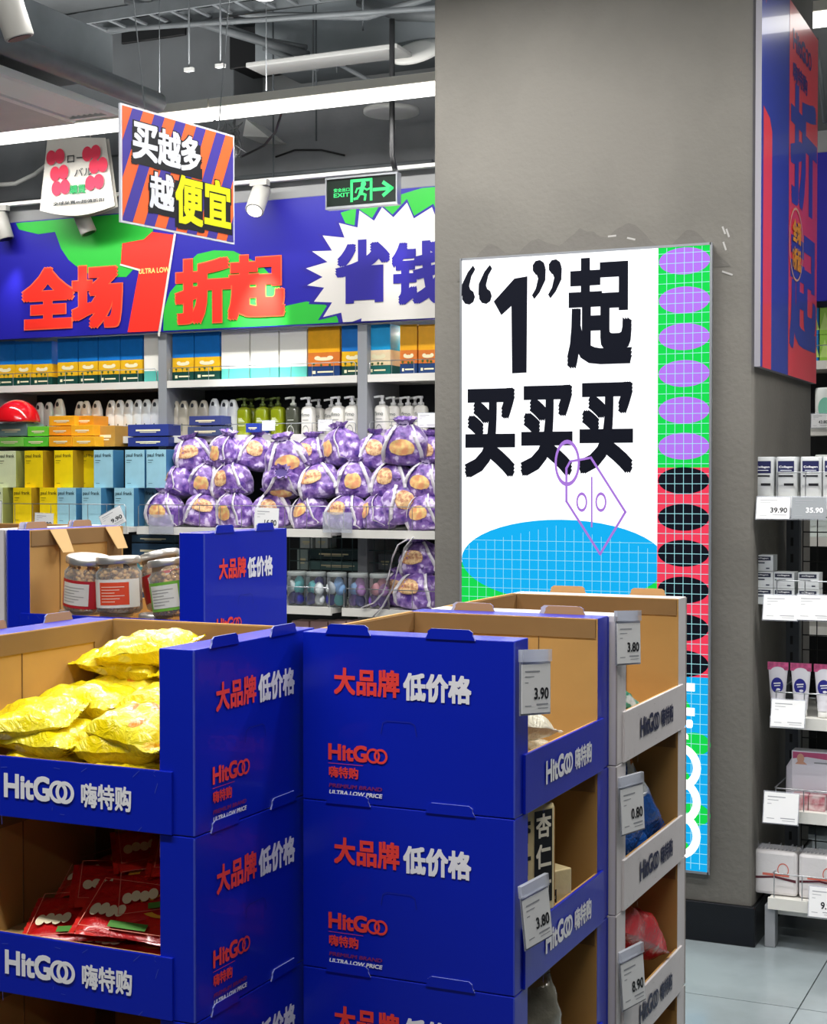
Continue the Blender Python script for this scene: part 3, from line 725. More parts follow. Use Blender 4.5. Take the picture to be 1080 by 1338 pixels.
    MB().box(-w/2+c+.001, w/2-c-.001, .0005, .004, .002, .0895).build('lip_inside', KRAFT, lip)
    fr = Fr((-w/2, -.0049, 0), (1, 0, 0), (0, 0, 1)); m = MB(); q = w/2
    logo(m, fr, q-.107, .029, .128, .037); m.build('lip_mark', [ink], lip); m = MB(); put_text(m, '嗨特购', fr, q+.033, .027, q+.120, .063, 0, .026)
    m.build('lip_lettering', [ink], lip)
    m = MB(); rs = random.Random(11)
    for i in range(18):
        a = rs.uniform(c, w-c) if i < 8 else rs.choice([c+rs.uniform(-.01,.03), w-c+rs.uniform(-.03,.01)]); z = rs.uniform(.002, .02) if i % 2 else rs.uniform(.07, .088)
        stroke(m, fr, [(a, z), (a + rs.uniform(-.012, .012), z + rs.uniform(-.016, .016))], .0006, 0, .0003)
    m.build('scuff_marks', mat('scuff', '#4a5cc4' if theme == 'blue' else '#b5aeaa', .6) if theme == 'blue' else mat('scuff_w', '#b3aca8', .6), lip)
    return t
TRAYS = {}
def stack(w, d, theme, front_centre, rot, tops, labels, group):
    """tops: z of each tray's underside"""
    k = (w, d, theme)
    if k not in TRAYS: TRAYS[k] = Spawn(tray_parts(w, d, theme, labels[0]))
    for z, lab in zip(tops, labels): TRAYS[k]((front_centre[0], front_centre[1], z), (0, 0, rot), lab, group)
ZS = [TH * i for i in (4, 3, 2, 1, 0)]
XA, YA0, YA1 = -.800, 2.105, 2.562
stack(YA1-YA0, .355, 'blue', (XA, (YA0+YA1)/2), R(90), ZS, ['blue cardboard tray at the centre, topmost, holding a few pale yellow packs', 'blue cardboard tray at the centre, second down, holding almond cracker packs', 'blue cardboard tray at the centre, third down, holding a clear silver pouch', 'blue cardboard tray at the centre, fourth down, below the picture edge', 'blue cardboard tray at the centre, lowest, standing on the floor'], 'stacked trays in the centre')
YB0, YB1 = 2.570, 3.045
stack(YB1-YB0, .355, 'white', (-.787, (YB0+YB1)/2), R(90), ZS, ['white cardboard tray nearest the pillar, topmost, with a green and white bag', 'white cardboard tray nearest the pillar, second down, with blue bags', 'white cardboard tray nearest the pillar, third down, with red bags', 'white cardboard tray nearest the pillar, fourth down, in shadow', 'white cardboard tray nearest the pillar, lowest, on the floor'], 'white trays by the pillar')
XC0, XC1, YC = -1.611, -1.167, 1.812
stack(XC1-XC0, .355, 'blue', ((XC0+XC1)/2, YC), 0, ZS, ['blue cardboard tray at the left, topmost, full of yellow snack packs', 'blue cardboard tray at the left, second down, filled with red packets', 'blue cardboard tray at the left, third down, only its top showing', 'blue cardboard tray at the left, fourth down, below the picture edge', 'blue cardboard tray at the left, lowest, standing on the floor'], 'stacked trays on the left')
XE0, XE1, YE, ZE = -2.105, -1.622, 2.557, 1.188
pl = thing('pallet', 'low wooden pallet hidden under the rear tray stacks', 'pallet', (-2.1, YE, 0), world=True)
WOODP = mat('pallet_wood', '#a98a5c', .8, var=.15, vscale=6)
for i in range(5): MB().box(-2.6, -1.62, YE+.01+i*.072, YE+.06+i*.072, .10, .131).build('plank', WOODP, pl)
for x in (-2.58, -2.12, -1.70): MB().box(x, x+.06, YE+.01, YE+.35, 0, .10).build('block', WOODP, pl)
stack(XE1-XE0, .33, 'blue', ((XE0+XE1)/2, YE), 0, [ZE - TH*i for i in range(5)], ['blue cardboard tray behind the left stack, holding jars of nuts', 'blue cardboard tray just under the tray of nut jars', 'blue cardboard tray third down under the nut jars', 'blue cardboard tray fourth down under the nut jars', 'blue cardboard tray on the pallet under the nut jars'], 'stacked trays behind on the left')
stack(.475, .355, 'white', (XE0-.245, YE+.0), 0, [ZE - TH*i for i in range(5)], ['white cardboard tray at the left edge beside the nut jars', 'white cardboard tray second down at the left edge', 'white cardboard tray third down at the left edge', 'white cardboard tray fourth down at the left edge', 'white cardboard tray on the pallet at the left edge'], 'white trays at the left edge')

# ------------------------------------------------------------------ film packs
def film(name, base, c2, c3=None, scale=6, rough=.22, seed=0, bump=.5):
    if name in MATS: return MATS[name]
    m = bpy.data.materials.new(name); m.use_nodes = True; nt = m.node_tree; N = nt.nodes; L = nt.links; p = N['Principled BSDF']
    tc = N.new('ShaderNodeTexCoord'); mp = N.new('ShaderNodeMapping'); mp.inputs['Location'].default_value = (seed*3.1, seed*1.7, 0); L.new(tc.outputs['Object'], mp.inputs[0])
    n = N.new('ShaderNodeTexNoise'); n.inputs['Scale'].default_value = scale*3; n.inputs['Detail'].default_value = 2; n.inputs['Distortion'].default_value = 1.2; L.new(mp.outputs[0], n.inputs['Vector'])
    r = N.new('ShaderNodeValToRGB'); e = r.color_ramp.elements; e[0].position = .52; e[0].color = srgb(base); e[1].position = .56; e[1].color = srgb(c2)
    if c3: x = r.color_ramp.elements.new(.66); x.color = srgb(c2); x = r.color_ramp.elements.new(.68); x.color = srgb(c3)
    L.new(n.outputs['Fac'], r.inputs[0]); L.new(r.outputs[0], p.inputs['Base Color'])
    p.inputs['Roughness'].default_value = rough; p.inputs['Coat Weight'].default_value = .5; p.inputs['Coat Roughness'].default_value = .12
    n2 = N.new('ShaderNodeTexNoise'); n2.inputs['Scale'].default_value = 38; n2.inputs['Detail'].default_value = 3; n2.inputs['Distortion'].default_value = 2.5; L.new(mp.outputs[0], n2.inputs['Vector'])
    b = N.new('ShaderNodeBump'); b.inputs['Strength'].default_value = bump; b.inputs['Distance'].default_value = .012; L.new(n2.outputs['Fac'], b.inputs['Height']); L.new(b.outputs[0], p.inputs['Normal'])
    MATS[name] = m; return m
def pack(name, label, cat, w, h, t, mt, seed, crimp=.012, wr=.006):
    """pillow pack lying flat, centred, w along x, h along y; crimped ends at +-x"""
    root = thing(name, label, cat); off = Vector((seed*1.3, seed*.7, seed*2.1))
    nu, nv = 16, 12
    def sf(sgn):
        def fn(u, v):
            a, b = 2*u-1, 2*v-1
            prof = max(0, 1-abs(a)**3.0) ** .55 * max(0, 1-abs(b)**4) ** .5
            x = a*w/2*(1-.05*b*b); y = b*h/2*(1-.10*(1-abs(a)))
            p = Vector((x*9, y*9, sgn)) + off
            z = sgn*t/2*prof + prof*wr*noise.noise(p*2.2) + prof*wr*.8*noise.noise(p*6)
            edge = min(1-abs(a), 1-abs(b)); z += wr*.6*noise.noise(Vector((x*40, y*40, 1))+off) * (1 if edge > 0 else 1)
            return (x, y, z if sgn > 0 else min(z, .002))
        return fn
    m = MB(); m.grid(sf(1), nu, nv)
    f2 = sf(-1); m.grid(lambda u, v: f2(1-u, v), nu, nv)
    body = m.build('wrapper', mt, root)
    for s in (-1, 1):
        m = MB(); fn = lambda u, v, s=s: (s*(w/2 - .002 + crimp*v), (2*u-1)*h/2*.99*s, .0015*math.sin(u*60)*(.3+v) + wr*.4*noise.noise(Vector((u*7, v, seed))) )
        m.grid(fn, 24, 2)
        fn2 = lambda u, v, s=s: (s*(w/2 - .002 + crimp*v), -(2*u-1)*h/2*.99*s, .0015*math.sin(-u*60)*(.3+v) - .0012)
        m.grid(fn2, 24, 2); m.build('crimped_seal', mt, body)
    return root
YF = film('yellow_film', '#f7df12', '#fbe83a', '#f6f0b8', 2.2, seed=1)
YF2 = film('yellow_film_b', '#f2d60c', '#f6e332', '#ee8a1a', 1.6, seed=4)
SIL = mat('silver_seal', '#cfcfc6', .25, metal=.5)
ya = pack('snack_pack', 'x', 'snack pack', .150, .105, .048, YF, 1, wr=.010); yb = pack('snack_pack', 'x', 'snack pack', .145, .104, .054, YF2, 2, wr=.010)
for r_ in (ya, yb):      # printed mark on each yellow pack
    fr = Fr((-.04, -.02, .030), (1, 0, 0), (0, 1, 0)); m = MB(); ellipse(m, fr, .04, .02, .018, .013, 0, 0)
    def onp(m, z): m.v = [(x, y, z) for x, y, _ in m.v]
SY = [Spawn(ya), Spawn(yb)]
zf = 4*TH + .006
G = 'yellow snack packs in the left top tray'
cols = [-1.505, -1.395, -1.285]
n = 0
plan = []
for li in range(6):
    for row, yy in enumerate((1.880, 1.985, 2.090)):
        top = (2, 3, 4)[row]
        if li > top or (li < 1): continue
        for ci, xx in enumerate((-1.470, -1.315)):
            if li == 1 and row == 2: continue
            plan.append((li, row, ci, xx, yy))
rown = ['front', 'middle', 'back']; coln = ['left', 'right']
layn = ['bottom', 'lowest', 'second', 'third', 'fourth', 'top']
for (li, row, ci, xx, yy) in plan:
    s = SY[(li + row + ci) % 2]
    s((xx + rnd.uniform(-.008, .008), yy + rnd.uniform(-.008, .008), zf + .026 + li*.0395 + row*.004), (R(rnd.uniform(-4, 4)) + R(4), R(rnd.uniform(-5, 5)), R(rnd.uniform(-9, 9))),
      'crinkled yellow snack pack, %s row, %s side, %s layer of the pile' % (rown[row], coln[ci], layn[li]), G)
# a few tilted over the edges
for k, (x, y, z, rx, ry, rz, lab) in enumerate(((-1.50, 1.868, zf+.130, 14, -8, 14, 'crinkled yellow snack pack leaning over the lip at the far left'),
        (-1.300, 1.872, zf+.128, 12, 6, -12, 'crinkled yellow snack pack leaning over the lip by the right wall'),
        (-1.43, 2.08, zf+.222, 6, -8, 12, 'yellow snack pack tilted on the very top at the back'))):
    SY[k % 2]((x, y, z), (R(rx), R(ry), R(rz)), lab, G)

# red packets, left second tray
RF = film('red_film', '#c4171b', '#d92a22', '#f2c23c', 2.2, rough=.3, seed=2, bump=.2)
def red_packet():
    t = pack('red_packet', 'x', 'snack packet', .165, .120, .016, RF, 3, .008, .004)
    body = KIDS.get(t.name) or t.children[0]
    fr = Fr((0, 0, .0125), (1, 0, 0), (0, 1, 0)); m = MB()
    [ellipse(m, fr, -.062+.013*i, -.016+.003*(i%2), .0075, .013, 0, .0002+.0001*i) for i in range(4)]
    m.build('pale_lettering', mat('packet_cream', '#efe3c0', .5), body)
    m = MB(); ellipse(m, fr, .035, .012, .036, .030, 0, .0004); m.build('yellow_print', mat('packet_yellow', '#efb03a', .5), body)
    m = MB(); ellipse(m, fr, .04, .010, .024, .022, 0, .0010); m.build('dark_print', mat('packet_dark', '#b01a1c', .5), body)
    m = MB(); rect(m, fr, -.03, -.048, .03, -.034, 0, .0004); m.build('green_print', mat('packet_green', '#4f8a3a', .5), body)
    e = .004; m = MB(); stroke(m, fr, [(-.074,-.052),(.074,-.052),(.074,.052),(-.074,.052),(-.074,-.052)], .0012, 0, .0002); m.build('border_line', mat('packet_line', '#e98d7a', .5), body)
    return t
SR = Spawn(red_packet()); zf2 = 3*TH + .006; G = 'red packets in the left second tray'
LR = [(-1.325, 1.905, .108, 26, 4, 12), (-1.425, 1.905, .088, 20, -4, 20), (-1.30, 1.95, .130, 22, -6, 30), (-1.40, 1.985, .122, 18, 2, 33), (-1.50, 1.94, .060, 8, -16, 28),
      (-1.29, 2.035, .168, 16, 0, 28), (-1.385, 2.07, .172, 20, -8, 36), (-1.47, 2.04, .130, 12, -18, 20), (-1.33, 1.90, .055, 4, 3, 8), (-1.42, 1.90, .040, 2, 0, 6), (-1.32, 2.0, .080, 4, 2, 12), (-1.44, 2.02, .075, 3, -4, 5), (-1.31, 2.09, .110, 3, 0, 5), (-1.33, 2.1, .205, 10, 4, 30)]
LL = ['red packet lying brightly lit at the front right of its tray', 'red packet lit at the front, left of the brightest one', 'red packet behind the brightest one against the right wall', 'red packet in the middle of the shaded pile', 'red packet sliding down to the left in shadow', 'dark red packet high against the right wall', 'dark red packet high in the middle of the pile', 'dark red packet on the left slope of the pile', 'red packet under the brightest one', 'red packet low at the front left of the pile', 'red packet buried near the right wall', 'red packet buried in the middle', 'red packet buried at the back', 'dark red packet on the very top at the back']
for (x, y, z, rx, ry, rz), lab in zip(LR, LL): SR((x, y, zf2 + z), (R(rx), R(ry), R(rz)), lab, G)
cp = pack('brown_packet', 'pale beige packet lying flat at the front left of the red packets', 'snack packet', .13, .1, .02, mat('beige_film', '#a98d62', .4, var=.1, bump=.2), 8, .008, .004)
cp.location = (-1.505, 1.875, zf2+.055); cp.rotation_euler = (R(5), 0, R(-8))
zf3 = 2*TH + .006
for (x, y, z, rx, ry, rz), lab in zip([(-1.32,1.90,.13,20,6,20),(-1.42,1.92,.12,14,-8,50),(-1.36,1.98,.10,8,0,10),(-1.40,1.93,.055,2,0,5),(-1.40,1.92,.08,4,0,25)], ['dark red packet in the third tray down, right one', 'dark red packet in the third tray down, left one', 'dark red packet in the third tray down, behind', 'dark red packet in the third tray down, lowest', 'dark red packet in the third tray down, under the left one']):
    SR((x, y, zf3 + z), (R(rx), R(ry), R(rz)), lab, 'red packets in the left third tray')

# centre stack contents
PF = film('pale_yellow_film', '#efe9d2', '#f1eee2', '#e8d98a', 4, seed=6)
PA = pack('pale_pack', 'pale cream and yellow snack pack at the open side of the top centre tray', 'snack pack', .15, .11, .05, PF, 5); PA.location = (-.886, 2.262, zf+.112); PA.rotation_euler = (R(4), R(12), R(78)); PA.scale = (1.2, 1.1, 1.15)
for k, (x, y, z, rx, rz, lab) in enumerate(((-.90, 2.245, .032, 0, 80, 'pale snack pack lying under the others in the top centre tray'), (-.87, 2.36, .034, 3, 100, 'pale snack pack at the far side of the top centre tray'), (-.975, 2.22, .04, 0, 85, 'pale snack pack at the back of the top centre tray'), (-.925, 2.262, .158, 14, 72, 'pale yellow snack pack on top, sloping to the far side'))):
    dup(PA, (x, y, zf+z), (R(rx), 0, R(rz)), lab, 'pale snack packs in the top centre tray')
PA['group'] = 'pale snack packs in the top centre tray'
# almond crackers, second centre tray
CRK = mat('cracker_film', '#e6d3a0', .3, var=.05, bump=.15, bscale=40, coat=.3); CRK2 = mat('cracker_brown', '#b98645', .4, var=.2, vscale=50, bump=.3)
def cracker(lab):
    t = thing('cracker_pack', lab, 'cracker pack')
    b = MB().box(-.055, .055, -.028, .028, 0, .175).build('wrapper', CRK, t, bev=.008)
    MB().box(.0551, .0565, -.024, .024, .01, .165).build('window_side', CRK2, b)
    for fr in (Fr((-.055, -.0284, 0), (1, 0, 0), (0, 0, 1)), Fr((.0568, -.028, 0), (0, 1, 0), (0, 0, 1))):
        pass
    fr = Fr((-.055, -.0284, 0), (1, 0, 0), (0, 0, 1)); m = MB(); rect(m, fr, .060, .02, .100, .165, 0, .0004); m.build('black_label', BLACK_INK, b)
    m = MB(); 
    for i, s in enumerate('杏仁片'): put_text(m, s, fr, .063, .122-.048*i, .097, .160-.048*i, 0, .03, .0010)
    m.build('label_lettering', mat('label_cream', '#f3ecd8', .5), b)
    m = MB()
    for i, s in enumerate('杏片仁'): put_text(m, s, fr, .012, .118-.05*i, .052, .158-.05*i, 0, .04, .0006)
    m.build('bold_lettering', BLACK_INK, b)
    return t
cr = cracker('upright almond cracker pack standing behind the lip of the second centre tray')
cr.location = (-.842, 2.235, 3*TH+.006); cr.rotation_euler = (0, 0, R(66)); zz = 3*TH+.006
cr['group'] = 'almond cracker packs'
cr.location.z = zz + .078
dup(cr, (-.95, 2.26, zz + .078), R(64), 'upright almond cracker pack farther inside the second centre tray', 'almond cracker packs')
for k, (x, y, z, rz, lab) in enumerate(((-.865, 2.235, .028, 10, 'almond cracker pack lying at the bottom under the upright one'), (-.93, 2.33, .028, 5, 'almond cracker pack lying at the bottom farther in'))):
    dup(cr, (x-.05, y, zz + z + .0), (R(0), R(90), R(rz)), lab, 'almond cracker packs').location = (x - .150, y, zz + z + .03)
cb = thing('cracker_box', 'small cream cracker box with black label beside the price tag', 'cracker box', (-.850, 2.350, zz+.0))
cb.rotation_euler = (0, 0, R(62))
b = MB().box(-.04, .04, -.035, .035, .05, .125).build('carton', CRK, cb, bev=.002)
MB().box(-.038, .038, -.033, .033, 0, .05).build('carton_base', CRK2, cb)
fr = Fr((-.04, -.0352, .05), (1, 0, 0), (0, 0, 1)); m = MB(); rect(m, fr, .014, .002, .046, .045, 0, .0003); m.build('black_label', BLACK_INK, b)
m = MB(); put_text(m, '杏', fr, .017, .006, .043, .040, 0, .04, .0008); m.build('label_lettering', mat('label_cream', '#f3ecd8', .5), b)
# silver pouch, third centre tray
POU = mat('silver_pouch', '#8f8b7c', .25, metal=.35, var=.12, vscale=12, bump=.5, bscale=30, coat=.5)
po = pack('clear_pouch', 'crinkled grey transparent pouch standing in the third centre tray', 'pouch', .17, .12, .05, POU, 9, .012, .008)
po.location = (-.838, 2.300, 2*TH + .006 + .130); po.rotation_euler = (R(60), R(78), R(35))
po2 = dup(po, (-.885, 2.33, 2*TH+.10), (R(40), R(70), R(60)), 'crinkled grey transparent pouch behind the first one', 'transparent pouches'); po['group'] = 'transparent pouches'
# white stack contents
GW = film('green_white_film', '#e9ece6', '#3f9e7c', '#c7483a', 4, seed=3); BF = film('blue_film', '#1d56a8', '#e8eef0', '#cf7a3a', 2.6, seed=5); RB = film('red_bag_film', '#c21424', '#d92432', '#e9b7b2', 2.0, seed=7)
def bag_at(name, lab, mt, loc, rot, w=.15, h=.12, t=.06, grp=None, seed=1):
    b = pack(name, lab, 'snack bag', w, h, t, mt, seed, .012, .009); b.location = loc; b.rotation_euler = [R(a) for a in rot]
    if grp: b['group'] = grp
    return b
bag_at('snack_bag', 'green and white snack bag in the topmost white tray', GW, (-.845, 2.70, zf+.085), (10, 20, 80), .15, .11, .06, 'bags in the top white tray', 11)
bag_at('snack_bag', 'green and white snack bag lying low in the topmost white tray', GW, (-.855, 2.73, zf+.033), (0, 0, 85), .15, .11, .055, 'bags in the top white tray', 12)
z2 = 3*TH+.006
bag_at('snack_bag', 'big blue snack bag standing behind the second white lip', BF, (-.868, 2.855, z2+.136), (64, 60, 40), .22, .15, .06, 'blue bags in the second white tray', 13)
bag_at('snack_bag', 'blue snack bag at the near side of the second white tray', BF, (-.862, 2.735, z2+.118), (58, 52, 38), .17, .13, .055, 'blue bags in the second white tray', 14)
bag_at('snack_bag', 'blue snack bag lying at the bottom of the second white tray', BF, (-.87, 2.76, z2+.035), (0, 0, 85), .16, .12, .055, 'blue bags in the second white tray', 15)
z3 = 2*TH+.006
bag_at('snack_bag', 'glossy red bag slumping across the top of the third white tray', RB, (-.862, 2.815, z3+.168), (18, 24, 84), .25, .15, .09, 'red bags in the third white tray', 16)
bag_at('snack_bag', 'glossy red bag at the near side with a white barcode', RB, (-.882, 2.715, z3+.110), (30, 30, 65), .15, .12, .06, 'red bags in the third white tray', 17)
bag_at('snack_bag', 'red bag lying low behind the third white lip', RB, (-.885, 2.765, z3+.055), (5, 10, 85), .16, .12, .06, 'red bags in the third white tray', 18)
bag_at('snack_bag', 'red bag at the very bottom of the third white tray', RB, (-.93, 2.80, z3+.03), (0, 0, 85), .17, .12, .05, 'red bags in the third white tray', 19)

# ------------------------------------------------------------------ price tags
def price_tag(lab, price, w=.062, h=.074, grey=False, clip=True, cat='price tag'):
    """local: hangs down from its origin, faces -y, width along x"""
    t = thing('price_tag', lab, cat); 
    c = MB().box(-w/2-.003, w/2+.003, -.0006, .0006, -h-.003, .004).build('plastic_sleeve', CLIP, t)
    if clip: MB().box(-w/2-.002, w/2+.002, -.004, .003, .004, .022).build('plastic_clip', CLIP, c)
    b = MB().box(-w/2, w/2, -.0022, -.0008, -h, 0).build('paper', mat('grey_paper', '#8a8f93', .4) if grey else PAPER, t)
    f = Fr((-w/2, -.0023, -h), (1,0,0), (0,0,1)); m = MB()
    if price: put_text(m, price, f, w*.42, h*.28, w*.93, h*.52, 1 if not grey else 2, .02, .0003)
    for (a, q, bq, th) in ((.10,.84,.62,.03),(.10,.74,.42,.018),(.10,.62,.22,.018),(.10,.14,.32,.02),(.5,.16,.92,.03),(.55,.09,.92,.015)):
        rect(m, f, w*a, h*q, w*bq, h*(q+th), 0, .0003)
    m.build('printed_price', [GREY_INK, BLACK_INK, WHITE_INK], b)
    return t
def put_tag(lab, price, loc, rot, w=.062, h=.074, **k):
    t = price_tag(lab, price, w, h, **k); t.location = loc; t.rotation_euler = [R(a) for a in rot]; return t
xt = XA + .012
put_tag('white price tag reading 3.90 clipped to the topmost centre tray', '3.90', (xt+.006, YA0+.038, 4*TH+.226), (-3, 4, 73), .070, .072)
put_tag('white price tag reading 3.80 clipped to the second centre tray', '3.80', (xt+.006, YA0+.036, 3*TH+.146), (-3, -5, 76), .068, .072)
put_tag('white price tag reading 3.80 clipped to the topmost white tray', '3.80', (-.776, YB0+.030, 4*TH+.248), (-3, 3, 72), .070, .070)
put_tag('white price tag reading 0.80 clipped to the second white tray', '0.80', (-.774, YB0+.045, 3*TH+.220), (-3, 0, 74), .072, .078)
put_tag('white price tag reading 8.90 clipped to the third white tray', '8.90', (-.774, YB0+.050, 2*TH+.175), (-3, -2, 74), .072, .080)

# ------------------------------------------------------------------ jars of nuts
NUT = mat('nut', '#e6b676', .5, var=.25, vscale=60); LID = mat('jar_lid', '#d3d0ca', .28, metal=.75, bump=.1, bscale=30)
def nut_jar(lab, colname, hexc, hex2):
    t = thing('nut_jar', lab, 'jar'); r = .047; h = .105
    MB().lathe([(r*.86, 0), (r, .008), (r, h*.80), (r*.82, h*.90), (r*.80, h)], seg=28).build('jar_body', GLASS, t)
    MB().lathe([(r*.95, 0), (r*.97, .003), (r*.97, .012), (r*.9, .015)], (0, 0, h-.002), 28).build('lid', LID, t)
    m = MB(); rs = random.Random(4)
    for k in range(190):
        a = rs.uniform(0, 6.28); q = r*.86*math.sqrt(rs.uniform(.35, 1)); z = rs.uniform(.008, h*.84)
        q = min(q, r*.82); s = rs.uniform(.006, .0085)
        x, y = q*math.cos(a), q*math.sin(a); b = len(m.v)
        for v in ((s,0,0),(-s,0,0),(0,s*.8,0),(0,-s*.8,0),(0,0,s),(0,0,-s)): m.v.append((x+v[0], y+v[1], z+v[2]))
        for f_ in ((0,2,4),(2,1,4),(1,3,4),(3,0,4),(2,0,5),(1,2,5),(3,1,5),(0,3,5)): m.f.append(tuple(b+i for i in f_)); m.m.append(0); m.sm.append(True)
    tag(m.build('nuts', NUT, t), kind='stuff')
    m = MB(); a0, a1 = R(-170), R(-5)
    m.grid(lambda u, v: (1.012*r*math.cos(a0+(a1-a0)*u), 1.012*r*math.sin(a0+(a1-a0)*u), .014+.058*v), 20, 2); lb = m.build('paper_label', mat('label_'+colname, hexc, .45), t)
    m = MB(); a0, a1 = R(-118), R(-40)
    m.grid(lambda u, v: (1.02*r*math.cos(a0+(a1-a0)*u), 1.02*r*math.sin(a0+(a1-a0)*u), .020+.046*v), 12, 2); m.build('label_panel', mat('label2_'+colname, hex2, .45), lb)
    m = MB()
    for k in range(6):
        z = .056 - k*.006; a, c_ = R(-112), R(-112 + 60 - (k % 3)*12)
        m.grid(lambda u, v: (1.03*r*math.cos(a+(c_-a)*u), 1.03*r*math.sin(a+(c_-a)*u), z+.0016*v), 8, 1)
    m.build('small_print', mat('fine_print', '#a5a39a', .6) if colname != 'orange' else mat('fine_print2', '#f4c9b4', .6), lb)
    return t
zj = ZE + .006
jr = nut_jar('round nut jar with a red and white label, left of the four upper jars', 'red', '#b3242a', '#d9d6cc')
jr.location = (-1.957, 2.625, zj+.086); jr.rotation_euler = (R(3), R(7), R(-8))
jo = nut_jar('round nut jar with an orange label, second of the upper jars', 'orange', '#e0dcd2', '#dd4a28')
jo.location = (-1.865, 2.618, zj+.086); jo.rotation_euler = (0, R(-2), R(10))
dup(jr, (-1.797, 2.70, zj+.094), (R(-8), R(-14), R(20)), 'tilted nut jar with a red and white label behind the orange one', 'jars of nuts')
jg = nut_jar('round nut jar with a green and white label, right of the upper jars', 'green', '#6fae3c', '#dcdccf')
jg.location = (-1.720, 2.610, zj+.086); jg.rotation_euler = (R(2), R(-8), R(-6))
for j in (jr, jo, jg): j['group'] = 'jars of nuts'
for k, (x, y) in enumerate(((-1.975, 2.615), (-1.875, 2.62), (-1.775, 2.615), (-1.68, 2.62))):
    dup((jr, jo, jg)[k % 3], (x+.0, y-.0, zj), (0, 0, R(k*31)), 'nut jar in the lower layer showing its lid, %s from the left' % ORD[k], 'jars of nuts in the lower layer', .76)
# kraft hang tabs bent over the tray's rim
etray = [o for o in bpy.data.objects if o.get('label', '').startswith('blue cardboard tray behind the left stack')][0]
for k in (.06, .255):
    x0 = -(XE1-XE0)/2 + .058; m = MB(); m.prism([Vector((x0+.004, k, TH-.002)), Vector((x0+.004, k+.055, TH-.002)), Vector((x0+.03, k+.048, TH-.05)), Vector((x0+.03, k+.010, TH-.05))][::-1], Vector((-.0015, 0, 0))); m.build('bent_tab', mat('tab_pale', '#d2ac74', .7), etray)

# ================================================================== back shelving
BP = mat('shelf_back_panel', '#2a2d31', .6)
def shelf_unit(x0, x1, label):
    t = thing('shelving_unit', label, 'shelf', ((x0+x1)/2, 7.0, 0), world=True, group='shelving bays along the back')
    for x in (x0, x1):
        if x == x1 and x1 < -1.3: continue
        MB().box(x-.027, x+.027, 6.975, 7.40, 0, 2.34).build('upright', GREYP, t, bev=.003)
    MB().box(x0+.027, x1-.027, 7.36, 7.38, 0, 2.34).build('back_panel', BP, t)
    for z in (2.078, 1.782):
        s = MB().box(x0+.028, x1-.028, 6.985, 7.36, z-.028, z).build('shelf_board', SHELFW, t, bev=.002)
        MB().box(x0+.03, x1-.03, 6.975, 6.985, z-.034, z+.004).build('price_rail', SHELFW, s)
    for z in (1.300, .915, .52, .15):
        s = MB().box(x0+.028, x1-.028, 6.70, 7.36, z-.028, z).build('shelf_board', SHELFW, t, bev=.002)
        MB().box(x0+.03, x1-.03, 6.688, 6.70, z-.036, z+.004).build('price_rail', SHELFW, s)
    for z, Y, h in ((2.078, 6.98, .072), (1.782, 6.98, .060), (1.300, 6.69, .118), (.915, 6.69, .10), (.52, 6.69, .09)):
        m = MB(); a, b = x0+.04, x1-.04
        m.tube([(a, Y, z), (a, Y, z+h-.01), (a+.01, Y, z+h), (b-.01, Y, z+h), (b, Y, z+h-.01), (b, Y, z)], .0024, 6)
        n = 9
        for k in range(1, n): m.tube([(a+(b-a)*k/n, Y, z), (a+(b-a)*k/n, Y, z+h)], .0018, 5, caps=False)
        m.build('wire_guard', STEEL, t)
    return t
XU = [-5.86, -4.687, -3.480, -2.29, -1.05]
for i, (a, b) in enumerate(zip(XU, XU[1:])):
    shelf_unit(a, b, ['white steel shelving bay at the left edge, with yellow cartons', 'white steel shelving bay in the middle, with purple pouches', 'white steel shelving bay partly hidden behind the pillar', 'white steel shelving bay glimpsed right of the pillar'][i])
LEDM = mat('shelf_led', '#ffffff', .4, emit=9)
for i, (a, b) in enumerate(((XU[0]+.06, XU[1]-.06), (XU[1]+.06, XU[2]-.06), (XU[2]+.06, XU[3]-.06))):
    l = MB().box(a, b, 7.20, 7.235, 2.315, 2.338).build('shelf_lamp', LEDM); tag(l, 'white lamp strip under the banner lighting the %s bay' % ORD[i], 'shelf lamp')
    area('shelf_lamp_light', ((a+b)/2, 7.215, 2.31), 1.0, .03, 9)
def spotl(px, py, Y, power, y2=7.0):
    p = atY(px, py, Y); l = bpy.data.lights.new('shelf_spot', 'POINT'); l.energy = power; l.shadow_soft_size = .03
    o = bpy.data.objects.new('shelf_spot', l); COL.objects.link(o); o.location = p
def spot_lamp(src, tgt, power, ang, blend=.5):
    l = bpy.data.lights.new('aimed_beam', 'SPOT'); l.energy = power; l.spot_size = R(ang); l.spot_blend = blend; l.shadow_soft_size = .03
    o = bpy.data.objects.new('aimed_beam', l); COL.objects.link(o); o.location = src
    o.rotation_euler = (Vector(tgt) - Vector(src)).to_track_quat('-Z', 'Y').to_euler(); return o
spot_lamp(atY(332, 303, 6.74), atY(342, 462, 7.02), 90, 44, 1)
spot_lamp(atY(118, 318, 6.86), atY(72, 475, 7.02), 14, 30, 1)
spot_lamp(atY(15, 328, 6.86), atY(10, 440, 7.0), 9, 50, 1)
spot_lamp(Vector((-3.22, 6.78, 2.98)), atY(516, 460, 7.02), 20, 34, 1)
spot_lamp(Vector((-4.6, 5.9, 3.1)), atY(150, 640, 6.8), 42, 40, 1)  # from here on, added beams with no fixture, brightening the lower goods
spot_lamp(Vector((-3.6, 5.9, 3.1)), atY(330, 620, 6.8), 50, 46, 1)
spot_lamp(Vector((-2.9, 5.9, 3.1)), atY(480, 640, 6.8), 36, 44, 1)

